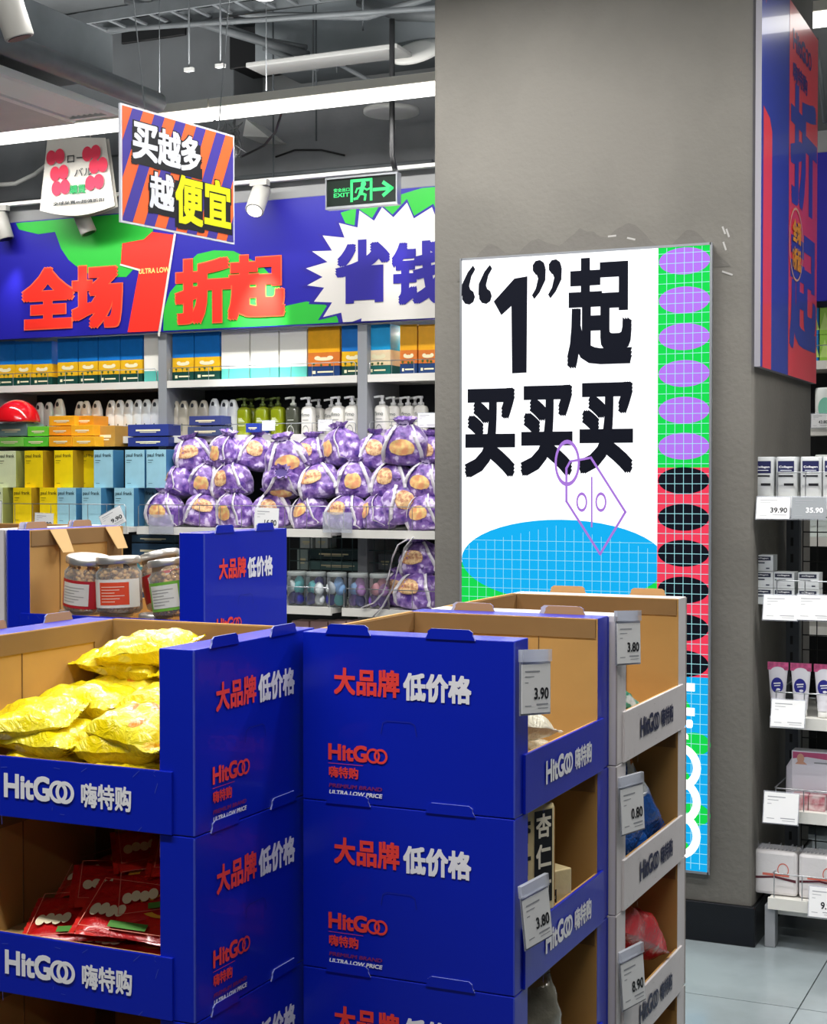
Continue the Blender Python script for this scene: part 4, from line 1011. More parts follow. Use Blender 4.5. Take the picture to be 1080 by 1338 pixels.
# ------------------------------------------------------------------ cartons on the top shelf
def carton3(lab, w, h, d, cols, grp, loc, name='tissue_carton', text=None, textcol=None, cat='carton'):
    t = thing(name, lab, cat, loc, group=grp)
    m = MB(); z = 0; mats = []
    for i, (fr_, c) in enumerate(cols):
        m.box(-w/2, w/2, 0, d, z, z+h*fr_, i); z += h*fr_; mats.append(mat('carton_'+c.strip('#'), c, .42, var=.05, vscale=18))
    b = m.build('carton', mats, t)
    f = Fr((-w/2, -.0006, 0), (1,0,0), (0,0,1)); m = MB()
    rr = random.Random(hash(lab) % 99 if False else len(lab))
    ellipse(m, f, w*.5, h*.36, w*.28, h*.035, 0, .0002); ellipse(m, f, w*.3, h*.38, w*.10, h*.04, 0, .0003); ellipse(m, f, w*.7, h*.38, w*.10, h*.04, 0, .0003)
    rect(m, f, w*.12, h*.07, w*.24, h*.13, 0, .0003); rect(m, f, w*.3, h*.09, w*.8, h*.12, 0, .0003)
    m.build('printed_motif', mat('motif_cream', '#f0e6c0', .5), b)
    m = MB()
    for k in range(3):
        x = w*(.2+.25*k+rr.uniform(-.05,.05)); hh = h*rr.uniform(.03,.07); stroke(m, f, [(x, h*.2), (x, h*.2+hh)], .003, 0, .0003); ellipse(m, f, x, h*.2+hh, .007, .006, 0, .0004)
    m.build('plant_print', mat('plant_ink', '#3f5a26', .5), b)
    return t
G = 'cartons on the top shelf'
BYG = [(.20, '#0f4038'), (.29, '#e7b41c'), (.51, '#1272c4')]; YOG = [(.22, '#163a70'), (.27, '#d5762c'), (.51, '#f0ac18')]; BYT = [(.20, '#0f5d58'), (.30, '#efd9b0'), (.50, '#12a0dc')]
tops = [(-6, 20, 446, BYG), (20, 42, 446, BYG), (42, 68, 446, BYG), (75, 102, 440, BYG), (102.5, 128, 439, BYG), (128.5, 157, 438, BYG), (157.5, 186, 436, BYG),
        (225, 253.5, 433, BYG), (254, 287, 433, BYG), (402, 444, 425, YOG), (446, 474, 425, BYG), (479, 510, 424, BYT), (522, 545, 424, YOG), (546, 572, 424, YOG)]
desc = ['cut by the left edge', 'second from the left edge', 'third from the left edge', 'first right of the bright gap', 'second right of the bright gap, flower print', 'third right of the bright gap', 'beside the blank white box', 'just right of the first grey upright', 'left of the glowing white boxes', 'right of the glowing white boxes', 'just left of the second grey upright', 'just right of the second grey upright', 'one place left of the pillar', 'touching the pillar edge']
for (a, b, t_, c), ds in zip(tops, desc):
    Y = 7.02; pa_, pb_ = atY(a, 495, Y), atY(b, 495, Y); w = pb_.x - pa_.x; zt = atY((a+b)/2, t_, Y).z; zb_ = 2.079
    nm = 'blue, yellow and green' if c is BYG else ('amber, orange and navy' if c is YOG else 'bright blue, cream and teal')
    carton3('%s carton on top shelf, %s' % (nm, ds), w-.004, min(zt - zb_, .262), .20, c, G, (pa_.x + w/2, Y, zb_))
WBX = mat('glow_box_white', '#f1efe6', .5); TEA = mat('carton_teal', '#59b7ac', .5)  # white boxes added where glow washes out the top shelf
for a, b, t_, ds in ((188, 211, 437, 'left of the first grey upright'), (289, 326, 433, 'glowing, left of the middle one'), (327, 364, 432, 'glowing brightest under the lamp'), (365, 401, 431, 'glowing, right of the brightest')):
    Y = 7.02; pa_, pb_ = atY(a, 495, Y), atY(b, 495, Y); w = pb_.x - pa_.x; zt = atY((a+b)/2, t_, Y).z; h = zt-2.079
    t = thing('glow_box', 'white and teal box added for the glow, top shelf, ' + ds, 'carton', (pa_.x+w/2, Y, 2.079), group=G)
    m = MB().box(-w/2+.002, w/2-.002, 0, .2, 0, h*.24, 1).box(-w/2+.002, w/2-.002, 0, .2, h*.24, h, 0); m.build('carton', [WBX, TEA], t)
# ------------------------------------------------------------------ bottles on the second shelf
def pouch_bottle(c, nm):
    t = thing('refill_bottle', 'x', 'bottle')
    P = mat('bottle_'+nm, c, .25, var=.04, vscale=9, coat=.4)
    b = MB().lathe([(.030, 0), (.036, .006), (.037, .11), (.034, .145), (.026, .170), (.020, .186), (.012, .195)], (0,0,0), 20, sy=.62).build('bottle_body', P, t)
    hole = MB().lathe([(.009, -.001), (.009, .001)], (0,0,0), 14, sy=1.5).build('hanging_hole', mat('hole_dark', '#33363a', .7), b)
    hole.rotation_euler = (R(90), 0, 0); hole.location = (0, -.0175, .166)
    cap = MB(); f = Fr((-.02, -.0236, .03), (1,0,0), (0,0,1)); stroke(cap, f, [(.02, 0), (.02, .028)], .004, 0, 0); ellipse(cap, f, .02, .035, .004, .006, 0, 0); cap.build('printed_stem', mat('stem_ink', '#55604f', .5), b)
    return t
def pump_bottle(c, cap, label_c, nm, txt=None, w=.037):
    t = thing('pump_bottle', 'x', 'bottle')
    P = mat('pumpb_'+nm, c, .18, coat=.5, var=.04, vscale=7); K = mat('pumpc_'+nm, cap, .35)
    b = MB().lathe([(w*.92, 0), (w, .006), (w, .128), (w*.86, .142), (w*.42, .150)], (0,0,0), 22, sy=.8, sq=3.2).build('bottle_body', P, t)
    m = MB().lathe([(w*.44, 0), (w*.44, .014), (w*.2, .017), (w*.2, .034), (w*.3, .036), (w*.3, .046), (w*.22, .048)], (0,0,.150), 14)
    m.tube([(0, 0, .190), (-.012, -.01, .192), (-.034, -.026, .187)], .006, 8); m.build('pump_head', K, t)
    f = Fr((-w*.8, -w*.8-.0012, .02), (1,0,0), (0,0,1)); m = MB()
    if txt: put_text(m, txt, f, .004, .075, w*1.5, .094, 0, .01, .0002)
    ring(m, f, w*.8, -.002, .017, .0195, 0, .0002, 22, 1.6)
    rect(m, f, .012, .055, w*1.3, .058, 0, .0002)
    if nm == 'green': m = MB(); [rect(m, f, .01, .05+.006*k, w*(1.3-.15*k), .053+.006*k, 0, .0002) for k in range(4)]; rect(m, f, .01, .03, w*1.3, .033, 0, .0002)
    m.build('printed_label', mat('pumpl_'+nm, label_c, .5), b)
    return t
pw, pb2, pg, pp, pm = Spawn(pouch_bottle('#dfe2de', 'white')), Spawn(pouch_bottle('#bfb7a4', 'beige')), Spawn(pump_bottle('#7f8a14', '#4c5a20', '#d9dfb0', 'green')), Spawn(pump_bottle('#eceae2', '#dfe1e0', '#7d817e', 'white', 'fimo')), Spawn(pump_bottle('#4a4d42', '#c9cdc0', '#c9ccc0', 'dark'))
Z2 = 1.783
wx = [48, 60, 78, 101, 113, 127, 146, 157, 169, 181, 192, 204]
for i, px in enumerate(wx): 
    p = atY(px, 540, 7.06); pw((p.x, 7.06 + (.03 if i in (0,1,3) else 0), Z2), R(rnd.uniform(-6, 6)), 'white flat bottle with a hanging hole, %s from the left on the second shelf' % ORD[i], 'white flat bottles on the second shelf', 1.06 if i != 2 else 1.14)
for i, px in enumerate((228, 239, 252, 265, 279, 293, 303)):
    p = atY(px, 540, 7.06); (pb2 if i < 4 else pw)((p.x, 7.07, Z2), R(rnd.uniform(-5, 5)), '%s flat bottle right of the first upright, %s from it' % ('beige' if i < 4 else 'white', ORD[i]), 'flat bottles right of the first upright', 1.04 if i == 4 else 1.0)
for i, (px, dy) in enumerate(((318, 0), (327, .09), (342, 0), (353, .09), (362, 0))):
    p = atY(px, 540, 7.05+dy); pg((p.x, 7.06+dy, Z2), 0, 'olive green pump bottle, %s from the left' % ORD[i], 'olive green pump bottles', 1.02)
p = atY(383, 540, 7.06); pm((p.x, 7.06, Z2), 0, 'dark pump bottle with a pale label beside the green ones', None, 1.02)
for i, (px, dy) in enumerate(((402, 0), (415, .10), (432, .08), (441, 0), (459, 0), (466, .10), (488, .1), (498, 0), (513, .04), (522, .10), (532, .05), (541, .12), (549, .04))):
    p = atY(px, 540, 7.05+dy); pp((p.x, 7.06+dy, Z2), R(rnd.uniform(-8, 8)), 'white pump bottle on the second shelf, %s from the left' % ORD[i], 'white pump bottles on the second shelf', 1.0 if dy == 0 else .97)
# ------------------------------------------------------------------ lower deck of the left bay: cartons
def sleeve_box(w, h, d, face, side, txt, ink, nm):
    t = thing('slim_carton', 'x', 'carton'); Fm, Sm, In = mat('sl_'+nm, face, .4, var=.03), mat('sls_'+nm, side, .45), mat('sli_'+nm, ink, .5)
    b = MB().box(-w/2, w/2, 0, d, 0, h, 0, {'+x': 1}).build('carton', [Fm, Sm], t, bev=.001)
    f = Fr((-w/2, -.0006, 0), (1,0,0), (0,0,1)); m = MB()
    put_text(m, txt, f, w*.06, h*.79, w*.92, h*.91, 0, .015, .0003); rect(m, f, w*.08, h*.72, w*.35, h*.735, 0, .0003); rect(m, f, w*.08, h*.66, w*.28, h*.67, 0, .0003)
    stroke(m, f, [(w*.12, h*.12), (w*.3, h*.12)], .002, 0, .0003)
    m.build('printed_name', In, b); return t
sy = Spawn(sleeve_box(.124, .203, .10, '#f8d812', '#a88618', 'paul frank', '#6a5a12', 'yel')); sb = Spawn(sleeve_box(.124, .203, .10, '#9bcada', '#3f79a0', 'paul frank', '#27424c', 'blu')); sw = Spawn(sleeve_box(.124, .203, .10, '#e4ecc0', '#9aa05a', 'paul frank', '#3a4030', 'whi'))
G = 'slim cartons on the display shelf'
for i, (px, k) in enumerate(((-8, 'w'), (29, 'y'), (62, 'y'), (87, 'b'), (119.5, 'b'), (162, 'b'))):
    p = atY(px, 672, 6.76); {'w': sw, 'y': sy, 'b': sb}[k]((p.x, 6.76 + (.012 if px == 62 else 0), 1.301), 0, '%s slim carton in the lower row, %s from the left' % ({'w': 'pale green', 'y': 'yellow', 'b': 'light blue'}[k], ORD[i]), G)
for i, (px, k) in enumerate(((9, 'w'), (44, 'y'), (83, 'y'), (135, 'b'), (176, 'b'), (204, 'b'))):
    p = atY(px, 620, 6.80); {'w': sw, 'y': sy, 'b': sb}[k]((p.x, 6.80, 1.505), 0, '%s slim carton in the upper row, %s from the left' % ({'w': 'pale green', 'y': 'yellow', 'b': 'light blue'}[k], ORD[i]), G)
for i, px in enumerate((103, 112)):
    p = atY(px, 620, 6.87); sy((p.x, 6.90, 1.505), R(3), 'yellow slim carton set back in the upper row, %s one' % ('left' if i == 0 else 'right'), G)
for i, px in enumerate((10, 60, 130, 190)):
    p = atY(px, 672, 6.90); sb((p.x, 6.91, 1.301), 0, 'light blue slim carton behind the lower row, %s from the left' % ORD[i], G)
def flat_box(lab, px0, px1, py0, py1, Y, d, c, grp, name='flat_carton'):
    a, b = atY(px0, py1, Y), atY(px1, py0, Y); w = b.x-a.x; h = b.z-a.z
    t = thing(name, lab, 'carton', (a.x+w/2, Y, a.z), group=grp)
    o = MB().box(-w/2, w/2, 0, d, 0, h).build('carton', mat('fb_'+c.strip('#'), c, .45, var=.04), t, bev=.0015)
    f = Fr((-w/2, -.0006, 0), (1,0,0), (0,0,1)); m = MB(); rect(m, f, w*.2, h*.42, w*.8, h*.56, 0, .0003); rect(m, f, w*.3, h*.3, w*.7, h*.36, 0, .0003); m.build('printed_line', mat('motif_cream', '#f0e6c0', .5), o)
    return t
G = 'flat cartons stacked on top of the slim cartons'
flat_box('orange flat carton on top of the orange pile', 64, 97, 543, 556.5, 6.86, .16, '#f2ab1e', G)
flat_box('orange flat carton behind the topmost one', 97.5, 122, 543, 556.5, 6.90, .14, '#cf8c18', G)
flat_box('orange flat carton, middle of the pile, left', 64, 92, 557, 569, 6.84, .16, '#f09a1e', G)
flat_box('orange flat carton, middle of the pile, right', 92.5, 122, 555, 569.5, 6.84, .16, '#f3ad22', G)
flat_box('orange flat carton at the bottom of the pile, left', 64, 94, 570, 583.5, 6.82, .17, '#f3a51e', G)
flat_box('orange flat carton at the bottom of the pile, right', 94.5, 124, 570, 583.5, 6.82, .17, '#f4b024', G)
flat_box('brown orange flat carton behind at the right of the pile', 125, 150, 556, 583.5, 6.90, .14, '#b98a3c', G)
flat_box('lime green flat carton beside the orange pile, upper', 36, 63.5, 557, 570, 6.85, .15, '#74d23a', G)
flat_box('lime green flat carton beside the orange pile, lower', 31, 62.5, 571, 583.5, 6.83, .15, '#5cc93a', G)
flat_box('lime green flat carton at the left edge', -6, 30.5, 571, 583.5, 6.83, .15, '#86d85a', G)
flat_box('grey teal flat carton under the red ball', -6, 35, 553, 570, 6.86, .15, '#7f9a9e', G)
flat_box('navy flat carton left of the first upright, upper', 167, 220, 554, 570, 6.93, .12, '#2c3a86', G)
flat_box('navy flat carton left of the first upright, lower', 167, 220, 571, 583.5, 6.92, .12, '#27357c', G)
flat_box('navy flat carton right of the first upright, upper', 247, 289, 543, 556, 6.94, .10, '#39427c', G)
flat_box('navy flat carton right of the first upright, lower', 245, 291, 557, 570, 6.94, .10, '#454f74', G)
flat_box('royal blue small carton under the olive bottles', 321, 339, 553, 565, 6.94, .1, '#2a3fa0', G)
# red ball
rb = atY(23, 552, 6.9); r_ = .128
tb2 = tag(MB().lathe([(r_*math.cos(R(a)), r_*math.sin(R(a))*1.0) for a in range(0, 90, 6)] + [(.002, r_)], (rb.x, rb.y, rb.z), 36).build('red_dome_hat', mat('red_gloss', '#d8101c', .12, coat=1)), 'glossy red domed helmet on top of the cartons at the left edge', 'helmet')
# ------------------------------------------------------------------ purple drawstring pouches
def purple(nm, seed, loc=(0, 0), face=True):
    m = bpy.data.materials.new(nm); m.use_nodes = True; nt = m.node_tree; N, L = nt.nodes, nt.links; p = N['Principled BSDF']
    tc = N.new('ShaderNodeTexCoord'); mp = N.new('ShaderNodeMapping'); L.new(tc.outputs['Object'], mp.inputs[0]); mp.inputs['Location'].default_value = (seed, seed*2, seed)
    n = N.new('ShaderNodeTexNoise'); n.inputs['Scale'].default_value = 26; n.inputs['Detail'].default_value = 2; L.new(mp.outputs[0], n.inputs['Vector'])
    r = N.new('ShaderNodeValToRGB'); e = r.color_ramp.elements; e[0].position = .45; e[0].color = srgb('#75509f'); e[1].position = .57; e[1].color = srgb('#9474bd'); x = e.new(.63); x.color = srgb('#dccbf0'); x = e.new(.36); x.color = srgb('#4a2c86')  # mottled print, with pink-white highlights put into the palest tone
    L.new(n.outputs['Fac'], r.inputs[0]); L.new(r.outputs[0], p.inputs['Base Color']); p.inputs['Roughness'].default_value = .38; p.inputs['Sheen Weight'].default_value = .3
    n2 = N.new('ShaderNodeTexNoise'); n2.inputs['Scale'].default_value = 22; n2.inputs['Distortion'].default_value = 1.5; L.new(mp.outputs[0], n2.inputs['Vector'])
    b = N.new('ShaderNodeBump'); b.inputs['Strength'].default_value = .5; b.inputs['Distance'].default_value = .012; L.new(n2.outputs['Fac'], b.inputs['Height']); L.new(b.outputs[0], p.inputs['Normal'])
    return m
STR = mat('white_ribbon', '#e6e1e8', .5); PPA = mat('patch_yellow', '#f3d68c', .5, hex2='#e9a070', vscale=40); PPB = mat('patch_orange', '#b8785a', .5, hex2='#ecc892', vscale=75); PDK = mat('neck_dark', '#3b2470', .6)
def pouch(seed, W=.098, H=.20, D=.075, patch=0):
    t = thing('drawstring_pouch', 'x', 'pouch'); off = Vector((seed*2.3, seed, 0)); P = purple('pouch_fabric_%d' % seed, seed)
    prof = [(0.0, .55), (.02, .82), (.08, .97), (.2, 1.02), (.4, 1.0), (.58, .93), (.70, .80), (.79, .60), (.85, .34), (.88, .26), (.92, .34), (1.0, .50)]
    def rad(v):
        for (a, ra), (b, rb_) in zip(prof, prof[1:]):
            if v <= b: return ra + (rb_-ra)*(v-a)/(b-a)
        return prof[-1][1]
    def fn(u, v):
        th = -2*math.pi*u; ct, st = math.cos(th), math.sin(th); r = rad(v); pl = max(0, (v-.5)/.5)
        sq = 2/2.8; x = math.copysign(abs(ct)**sq, ct)*r*W*(1+.16*pl*math.sin(th*11+seed)); y = math.copysign(abs(st)**sq, st)*r*D*(1+.16*pl*math.sin(th*11+seed))
        n = noise.noise(Vector((ct*1.6, st*1.6, v*3))+off)*.020 + noise.noise(Vector((ct*4, st*4, v*8))+off)*.009
        return (x*(1+n*5), y*(1+n*6), H*v + n*.5*(v > .05))
    def surf(x, z, up=.003):           # front surface point above local (x, z)
        v = max(.02, min(.98, z/H)); best = None
        for k in range(41):
            u = .5 + .5*k/40.0 - .5; 
            q = fn(k/40*.5, v) if fn(.25, v)[1] < 0 else fn(.5+k/40*.5, v)
            if best is None or abs(q[0]-x) < abs(best[0]-x): best = q
        return Vector((x, best[1]-up, z))
    m = MB(); m.grid(fn, 44, 22); b0 = len(m.v); m.quad([fn(k/24, 0) for k in range(24)]); b = m.build('pouch_body', P, t)
    m = MB(); cx, cz = (.0, .085) if patch % 2 == 0 else (-.02, .10); rx, rz = (.056, .038) if patch < 2 else (.042, .046)
    def pf_(u, v): a = 2*math.pi*u; return surf(cx + rx*v*math.cos(a), cz + rz*v*math.sin(a)*(1 if math.sin(a) > -.6 else .8), .0035)
    m.grid(pf_, 20, 4); m.build('printed_patch', PPA if patch % 2 == 0 else PPB, b)
    m = MB()
    m.lathe([(W*.30, H*.865), (W*.36, H*.875), (W*.36, H*.888), (W*.30, H*.898)], seg=20, sy=D/W); m.build('gathered_cord', PDK, b)
    for s in (-1, 1):
        pts = [Vector((s*W*.3, -D*.25, H*.88))]
        for k in range(1, 9):
            q = k/8; x = s*W*(.35 + .55*math.sin(q*1.7)) ; z = H*(.88 - .84*q); pts.append(surf(max(-W*.86, min(W*.86, x)), z, .006 + .006*math.sin(q*3.1)))
        m = MB()
        for (a, c_) in zip(pts, pts[1:]):
            wd = Vector((.009, -.001*s, .002)); m.v += [tuple(a-wd), tuple(a+wd), tuple(c_-wd), tuple(c_+wd), tuple(a-wd+Vector((0,.002,0))), tuple(a+wd+Vector((0,.002,0))), tuple(c_-wd+Vector((0,.002,0))), tuple(c_+wd+Vector((0,.002,0)))]
            i = len(m.v)-8
            for f_ in ((0,2,3,1),(4,5,7,6),(0,4,6,2),(1,3,7,5)): m.f.append(tuple(i+q2 for q2 in f_)); m.m.append(0); m.sm.append(True)
        m.build('ribbon', STR, b)
    return t
PS_ = [Spawn(pouch(1, patch=0)), Spawn(pouch(2, .102, .19, .08, 1)), Spawn(pouch(3, .094, .205, .075, 2)), Spawn(pouch(4, .1, .2, .08, 3))]
zs0, zs1, zs2 = 1.302, 1.455, 1.600
pl_ = [ # px, base row z, Y, tilt(x,y,z)
 (212,0,6.77,(4,0,-8),'b'),(258,0,6.77,(0,3,10),'b'),(304,0,6.77,(3,-4,-5),'b'),(352,0,6.80,(0,4,12),'b'),(403,0,6.77,(0,-6,-4),'b'),(450,0,6.77,(4,5,8),'b'),(491,0,6.76,(0,-3,-10),'b'),(526,0,6.80,(0,3,12),'b'),(556,0,6.77,(0,0,0),'b'),
 (228,1,6.83,(-4,-7,-6),'m'),(262,1,6.87,(4,6,6),'m'),(302,1,6.82,(0,-3,10),'m'),(349,1,6.74,(66,6,4),'m'),(418,1,6.79,(-3,-6,-6),'m'),(460,1,6.83,(0,5,8),'m'),(508,1,6.81,(2,0,-9),'m'),(552,1,6.82,(0,4,4),'m'),
 (252,2,6.90,(3,-8,8),'t'),(290,2,6.90,(0,5,-8),'t'),(325,2,6.92,(0,6,6),'t'),(374,2,6.86,(10,-16,6),'t'),(404,2,6.96,(0,8,0),'t'),(446,2,6.88,(6,-3,-4),'t'),(487,2,6.94,(0,7,10),'t'),(526,2,6.84,(8,3,-6),'t'),(560,2,6.92,(0,-5,6),'t')]
cnt = {'b': 0, 'm': 0, 't': 0}
for i, (px, row, Y, rot, k) in enumerate(pl_):
    z = (zs0, zs1, zs2)[row]; c = atY(px, 640, Y)
    if px == 349: z = 1.505
    if px == 446: z += .02
    if px == 526: z += .03
    if px == 374: z -= .04
    sc = {446: 1.08, 526: 1.15, 374: 1.15, 349: 1.0, 418: 1.05}.get(px, 1.02); rot = (rot[0] + rnd.uniform(-7, 7), rot[1] + rnd.uniform(-9, 9), rot[2]*2 + rnd.uniform(-28, 28))
    lab = 'purple drawstring pouch in the %s row of the heap, %s from the left' % ({'b': 'lowest', 'm': 'middle', 't': 'top'}[k], ORD[cnt[k]]); cnt[k] += 1
    if px == 349: lab = 'purple drawstring pouch tipped forward with its gathered mouth facing out'
    PS_[i % 4]((c.x, Y + .035 + (.12 if px == 349 else .0), z), tuple(R(a) for a in rot), lab, 'heap of purple drawstring pouches', sc)
# lower level
for (px, Y, z, rot, sc, lab) in ((547, 6.80, .917, (0, 4, -6), 1.1, 'purple drawstring pouch with long white ribbons on the level below, right of the jars'), (552, 6.84, 1.08, (6, -6, 8), 1.0, 'purple drawstring pouch leaning on top of the one beside the jars'), (522, 6.92, .917, (0, 0, 12), 1.0, 'purple drawstring pouch behind the two right of the jars')):
    c = atY(px, 760, Y); PS_[1]((c.x, Y, z), tuple(R(a) for a in rot), lab, 'purple pouches right of the egg jars', sc)
for i, (pts, lab) in enumerate((([(533,704),(520,712),(512,730),(508,752),(500,775),(488,788),(472,794)], 'long white ribbon trailing over the lower shelf edge, outer one'), ([(540,702),(528,716),(520,742),(512,770),(500,792),(487,806)], 'long white ribbon trailing over the lower shelf edge, inner one'))):
    m = MB(); m.tube([atY(x, y, 6.672) for x, y in pts], .011, 6, flat=.25); tag(m.build('ribbon_loop', STR), lab, 'ribbon', 'trailing white ribbons')
# ------------------------------------------------------------------ jars of egg sponges on the level below
def egg_jar():
    t = thing('sponge_jar', 'x', 'jar'); r, h = .050, .15
    MB().lathe([(r*.9, 0), (r, .006), (r, h-.01), (r*.94, h)], seg=24).build('jar_body', clear_mat('thin_clear', '#ffffff', .05, .03), t)
    MB().lathe([(r*1.02, 0), (r*1.02, .018), (r*.96, .022)], (0, 0, h), 24).build('lid', mat('clear_lid', '#cfd6d4', .2, alpha=.55), t); return t
def egg(nm, c):
    t = thing('egg_sponge', 'x', 'sponge')
    MB().lathe([(.004, 0), (.013, .003), (.021, .014), (.0225, .026), (.018, .040), (.010, .051), (.002, .056)], seg=18).build('sponge_body', mat('egg_'+nm, c, .75), t); return t
EJ = Spawn(egg_jar()); EG = {k: Spawn(egg(k, c)) for k, c in (('white', '#dfe6e8'), ('teal', '#58b7bd'), ('light blue', '#7fa9d8'), ('navy', '#2b2f86'), ('mauve', '#a67fb4'), ('pink', '#d99aa4'), ('violet', '#6b49a4'))}
plan = [(388, ['white', 'teal', 'navy', 'navy', 'teal']), (413, ['teal', 'white', 'navy', 'white', 'navy']), (440, ['white', 'light blue', 'navy', 'teal', 'light blue']), (468, ['light blue', 'mauve', 'violet', 'navy', 'mauve']), (496, ['pink', 'mauve', 'violet', 'violet', 'pink'])]
for i, (px, cl) in enumerate(plan):
    c = atY(px, 770, 6.77); EJ((c.x, 6.77, .917), 0, 'clear lidded jar of egg shaped sponges, %s from the left' % ORD[i], 'clear jars of egg sponges', 1.0)
    for j, k in enumerate(cl):
        pos = ((-.024, -.010, .062), (.022, -.014, .058), (-.022, -.012, .006), (.022, -.014, .006), (0, .018, .085))[j]
        EG[k]((c.x+pos[0], 6.77+pos[1], .917+pos[2]), (R(rnd.uniform(-14, 14)), R(rnd.uniform(-14, 14)), 0), scale=1.18, label='%s egg sponge in the %s jar, %s' % (k, ORD[i], ('upper left', 'upper right', 'lower left', 'lower right', 'at the back on top')[j]), group='egg sponges in the jars')
# grid panel and boxed goods behind the jars
wg = thing('wire_grid', 'black wire grid panel behind the jars of sponges', 'wire grid', (-3.3, 7.0, .93), world=True)
m = MB(); xa, xb = atY(378, 720, 7.0).x, atY(575, 720, 7.0).x
for k in range(15): x = xa + (xb-xa)*k/14; m.tube([(x, 7.0, .93), (x, 7.0, 1.27)], .0025, 5, caps=False)
for k in range(6): z = .94 + k*.062; m.tube([(xa, 7.0, z), (xb, 7.0, z)], .0025, 5, caps=False)
m.build('wires', mat('grid_teal', '#42585a', .4), wg)
for i, (a, b, c_, d, col, lab) in enumerate(((392, 408, 700, 716, '#c9d0cf', 'small white pack hung behind the grid, left'), (412, 428, 700, 716, '#d8dcda', 'small white pack hung behind the grid, right'), (404, 468, 718, 730, '#31474a', 'long dark teal carton lying behind the grid, upper'), (404, 478, 734, 744, '#5c7c7c', 'long teal carton lying behind the grid, lower'), (494, 512, 724, 744, '#7d8486', 'grey small carton behind the grid near the pouches'), (388, 402, 718, 744, '#9fb0b0', 'pale upright carton behind the grid at the left'))):
    flat_box(lab, a, b, c_, d, 7.08, .1, col, 'boxed goods behind the grid', 'boxed_goods')
# goods left of the blue tray, seen past the nut jars
for i, (a, b, c_, d, col, lab) in enumerate(((172, 228, 700, 708, '#2b4152', 'dark flat carton seen past the nut tray, top one'), (172, 228, 711, 728, '#34506a', 'dark blue flat carton seen past the nut tray, second one'), (172, 228, 731, 748, '#5b97a4', 'teal flat carton seen past the nut tray, third one'), (172, 228, 751, 790, '#31536b', 'dark blue carton seen past the nut tray, lowest one'))):
    flat_box(lab, a, b, c_, d, 6.80, .15, col, 'cartons seen past the nut tray', 'flat_carton')
# pink packs on the next level down
for i, px in enumerate((392, 416, 440, 464, 488)):
    c = atY(px, 830, 6.8); flat_box('pale pink flat pack two levels below the pouches, %s from the left' % ORD[i], px-11, px+11, 812, 850, 6.80, .1, '#caa3a0', 'pink packs two levels below', 'flat_pack')
# price tags on the back shelving
def wtag(lab, price, px, py, Y, w, h, rz=0, ry=0, grey=False): return put_tag(lab, price, atY(px, py, Y), (-3, ry, rz), w, h, grey=grey, clip=False)
wtag('white shelf price tag reading 9.90 under the yellow cartons', '9.90', 58, 671, 6.665, .115, .092, 4, 2)
wtag('white shelf price tag reading 9.90, hung askew under the blue cartons', '9.90', 143, 668, 6.66, .14, .092, 4, -26)
wtag('white shelf price tag reading 16.80 under the tipped pouch', '16.80', 349, 664, 6.66, .13, .12, 4, 2)
wtag('white price tag at the left edge beside the pale green carton', '', -4, 655, 6.66, .06, .17, 4, 0)
wtag('small pale price tag on the second shelf, left of the second upright', '', 425, 549, 6.96, .08, .055)
wtag('small pale price tag on the second shelf under the dark bottle', '', 351, 550, 6.96, .075, .05)
wtag('white price tag on the second shelf at the pillar edge', '', 558, 540, 6.96, .10, .07)
for i, (px, py, w, h) in enumerate(((211, 690, .15, .05), (441, 688, .16, .05))):
    c = atY(px, py, 6.66); t = tag(MB().box(c.x-w/2, c.x+w/2, 6.655, 6.66, c.z-h*.6, c.z+h*1.4).build('label_sleeve', CLIP), ['empty clear label sleeve on the shelf edge left of the heap', 'empty clear label sleeve on the shelf edge below the heap centre'][i], 'label holder')
# ------------------------------------------------------------------ glimpse right of the pillar on the back shelves
for i, (z, a, b, c, lab) in enumerate(((2.08, 1058, 1069, '#1f7fc0', 'blue and green carton right of the poster, on the top shelf, left'), (2.08, 1070, 1084, '#8fbf4a', 'green carton right of the poster, on the top shelf, right'))):
    A_, B_ = atY(a, 470, 7.02), atY(b, 470, 7.02); h = .12
    for q in range(2):
        t = thing('tissue_carton', lab + (', upper' if q else ', lower'), 'carton', ((A_.x+B_.x)/2, 7.02, z+q*(h+.002)), group='cartons right of the poster')
        o = MB().box(-(B_.x-A_.x)/2+.001, (B_.x-A_.x)/2-.001, 0, .16, 0, h).build('carton', mat('rc_'+c.strip('#'), c, .4), t)
        f = Fr((-.03, -.0006, 0), (1,0,0), (0,0,1)); m = MB(); m.quad([f.p(.008, .02, 0), f.p(.052, .02, 0), f.p(.03, .10, 0)]); m.build('leaf_print', mat('leaf_lime', '#b6d676', .5), o)
for i, (px, z, nm) in enumerate(((1070, 1.783, 'upper'), (1070, 1.48, 'lower'))):
    c = atY(px, 500, 6.99 if i == 0 else 6.80)
    t = thing('round_canister', 'white canister with a green oval right of the pillar, %s one' % nm, 'canister', (c.x+.03, c.y+.06, z), group='white canisters right of the pillar')
    MB().lathe([(.055, 0), (.058, .006), (.058, .17), (.054, .18)], seg=24).build('can_body', mat('can_white', '#e2e6e2', .3), t)
    o = MB(); f = Fr((0, -.0592, .09), (1,0,0), (0,0,1)); ellipse(o, f, -.005, 0, .03, .045, 0, 0); o.build('green_oval', mat('oval_green', '#86cdb4', .4), t)
sd = thing('shelf_crate', 'pale plastic crate carrying the lower white canister', 'crate', (-1.16, 6.86, 1.301)); MB().box(-.12, .10, -.08, .15, 0, .178).build('crate_body', mat('crate', '#c9d2cf', .5), sd, bev=.004)
wtag('grey price tag reading 43.80 right of the pillar', '43.80', 1071, 541, 6.95, .075, .06, 0, 0)

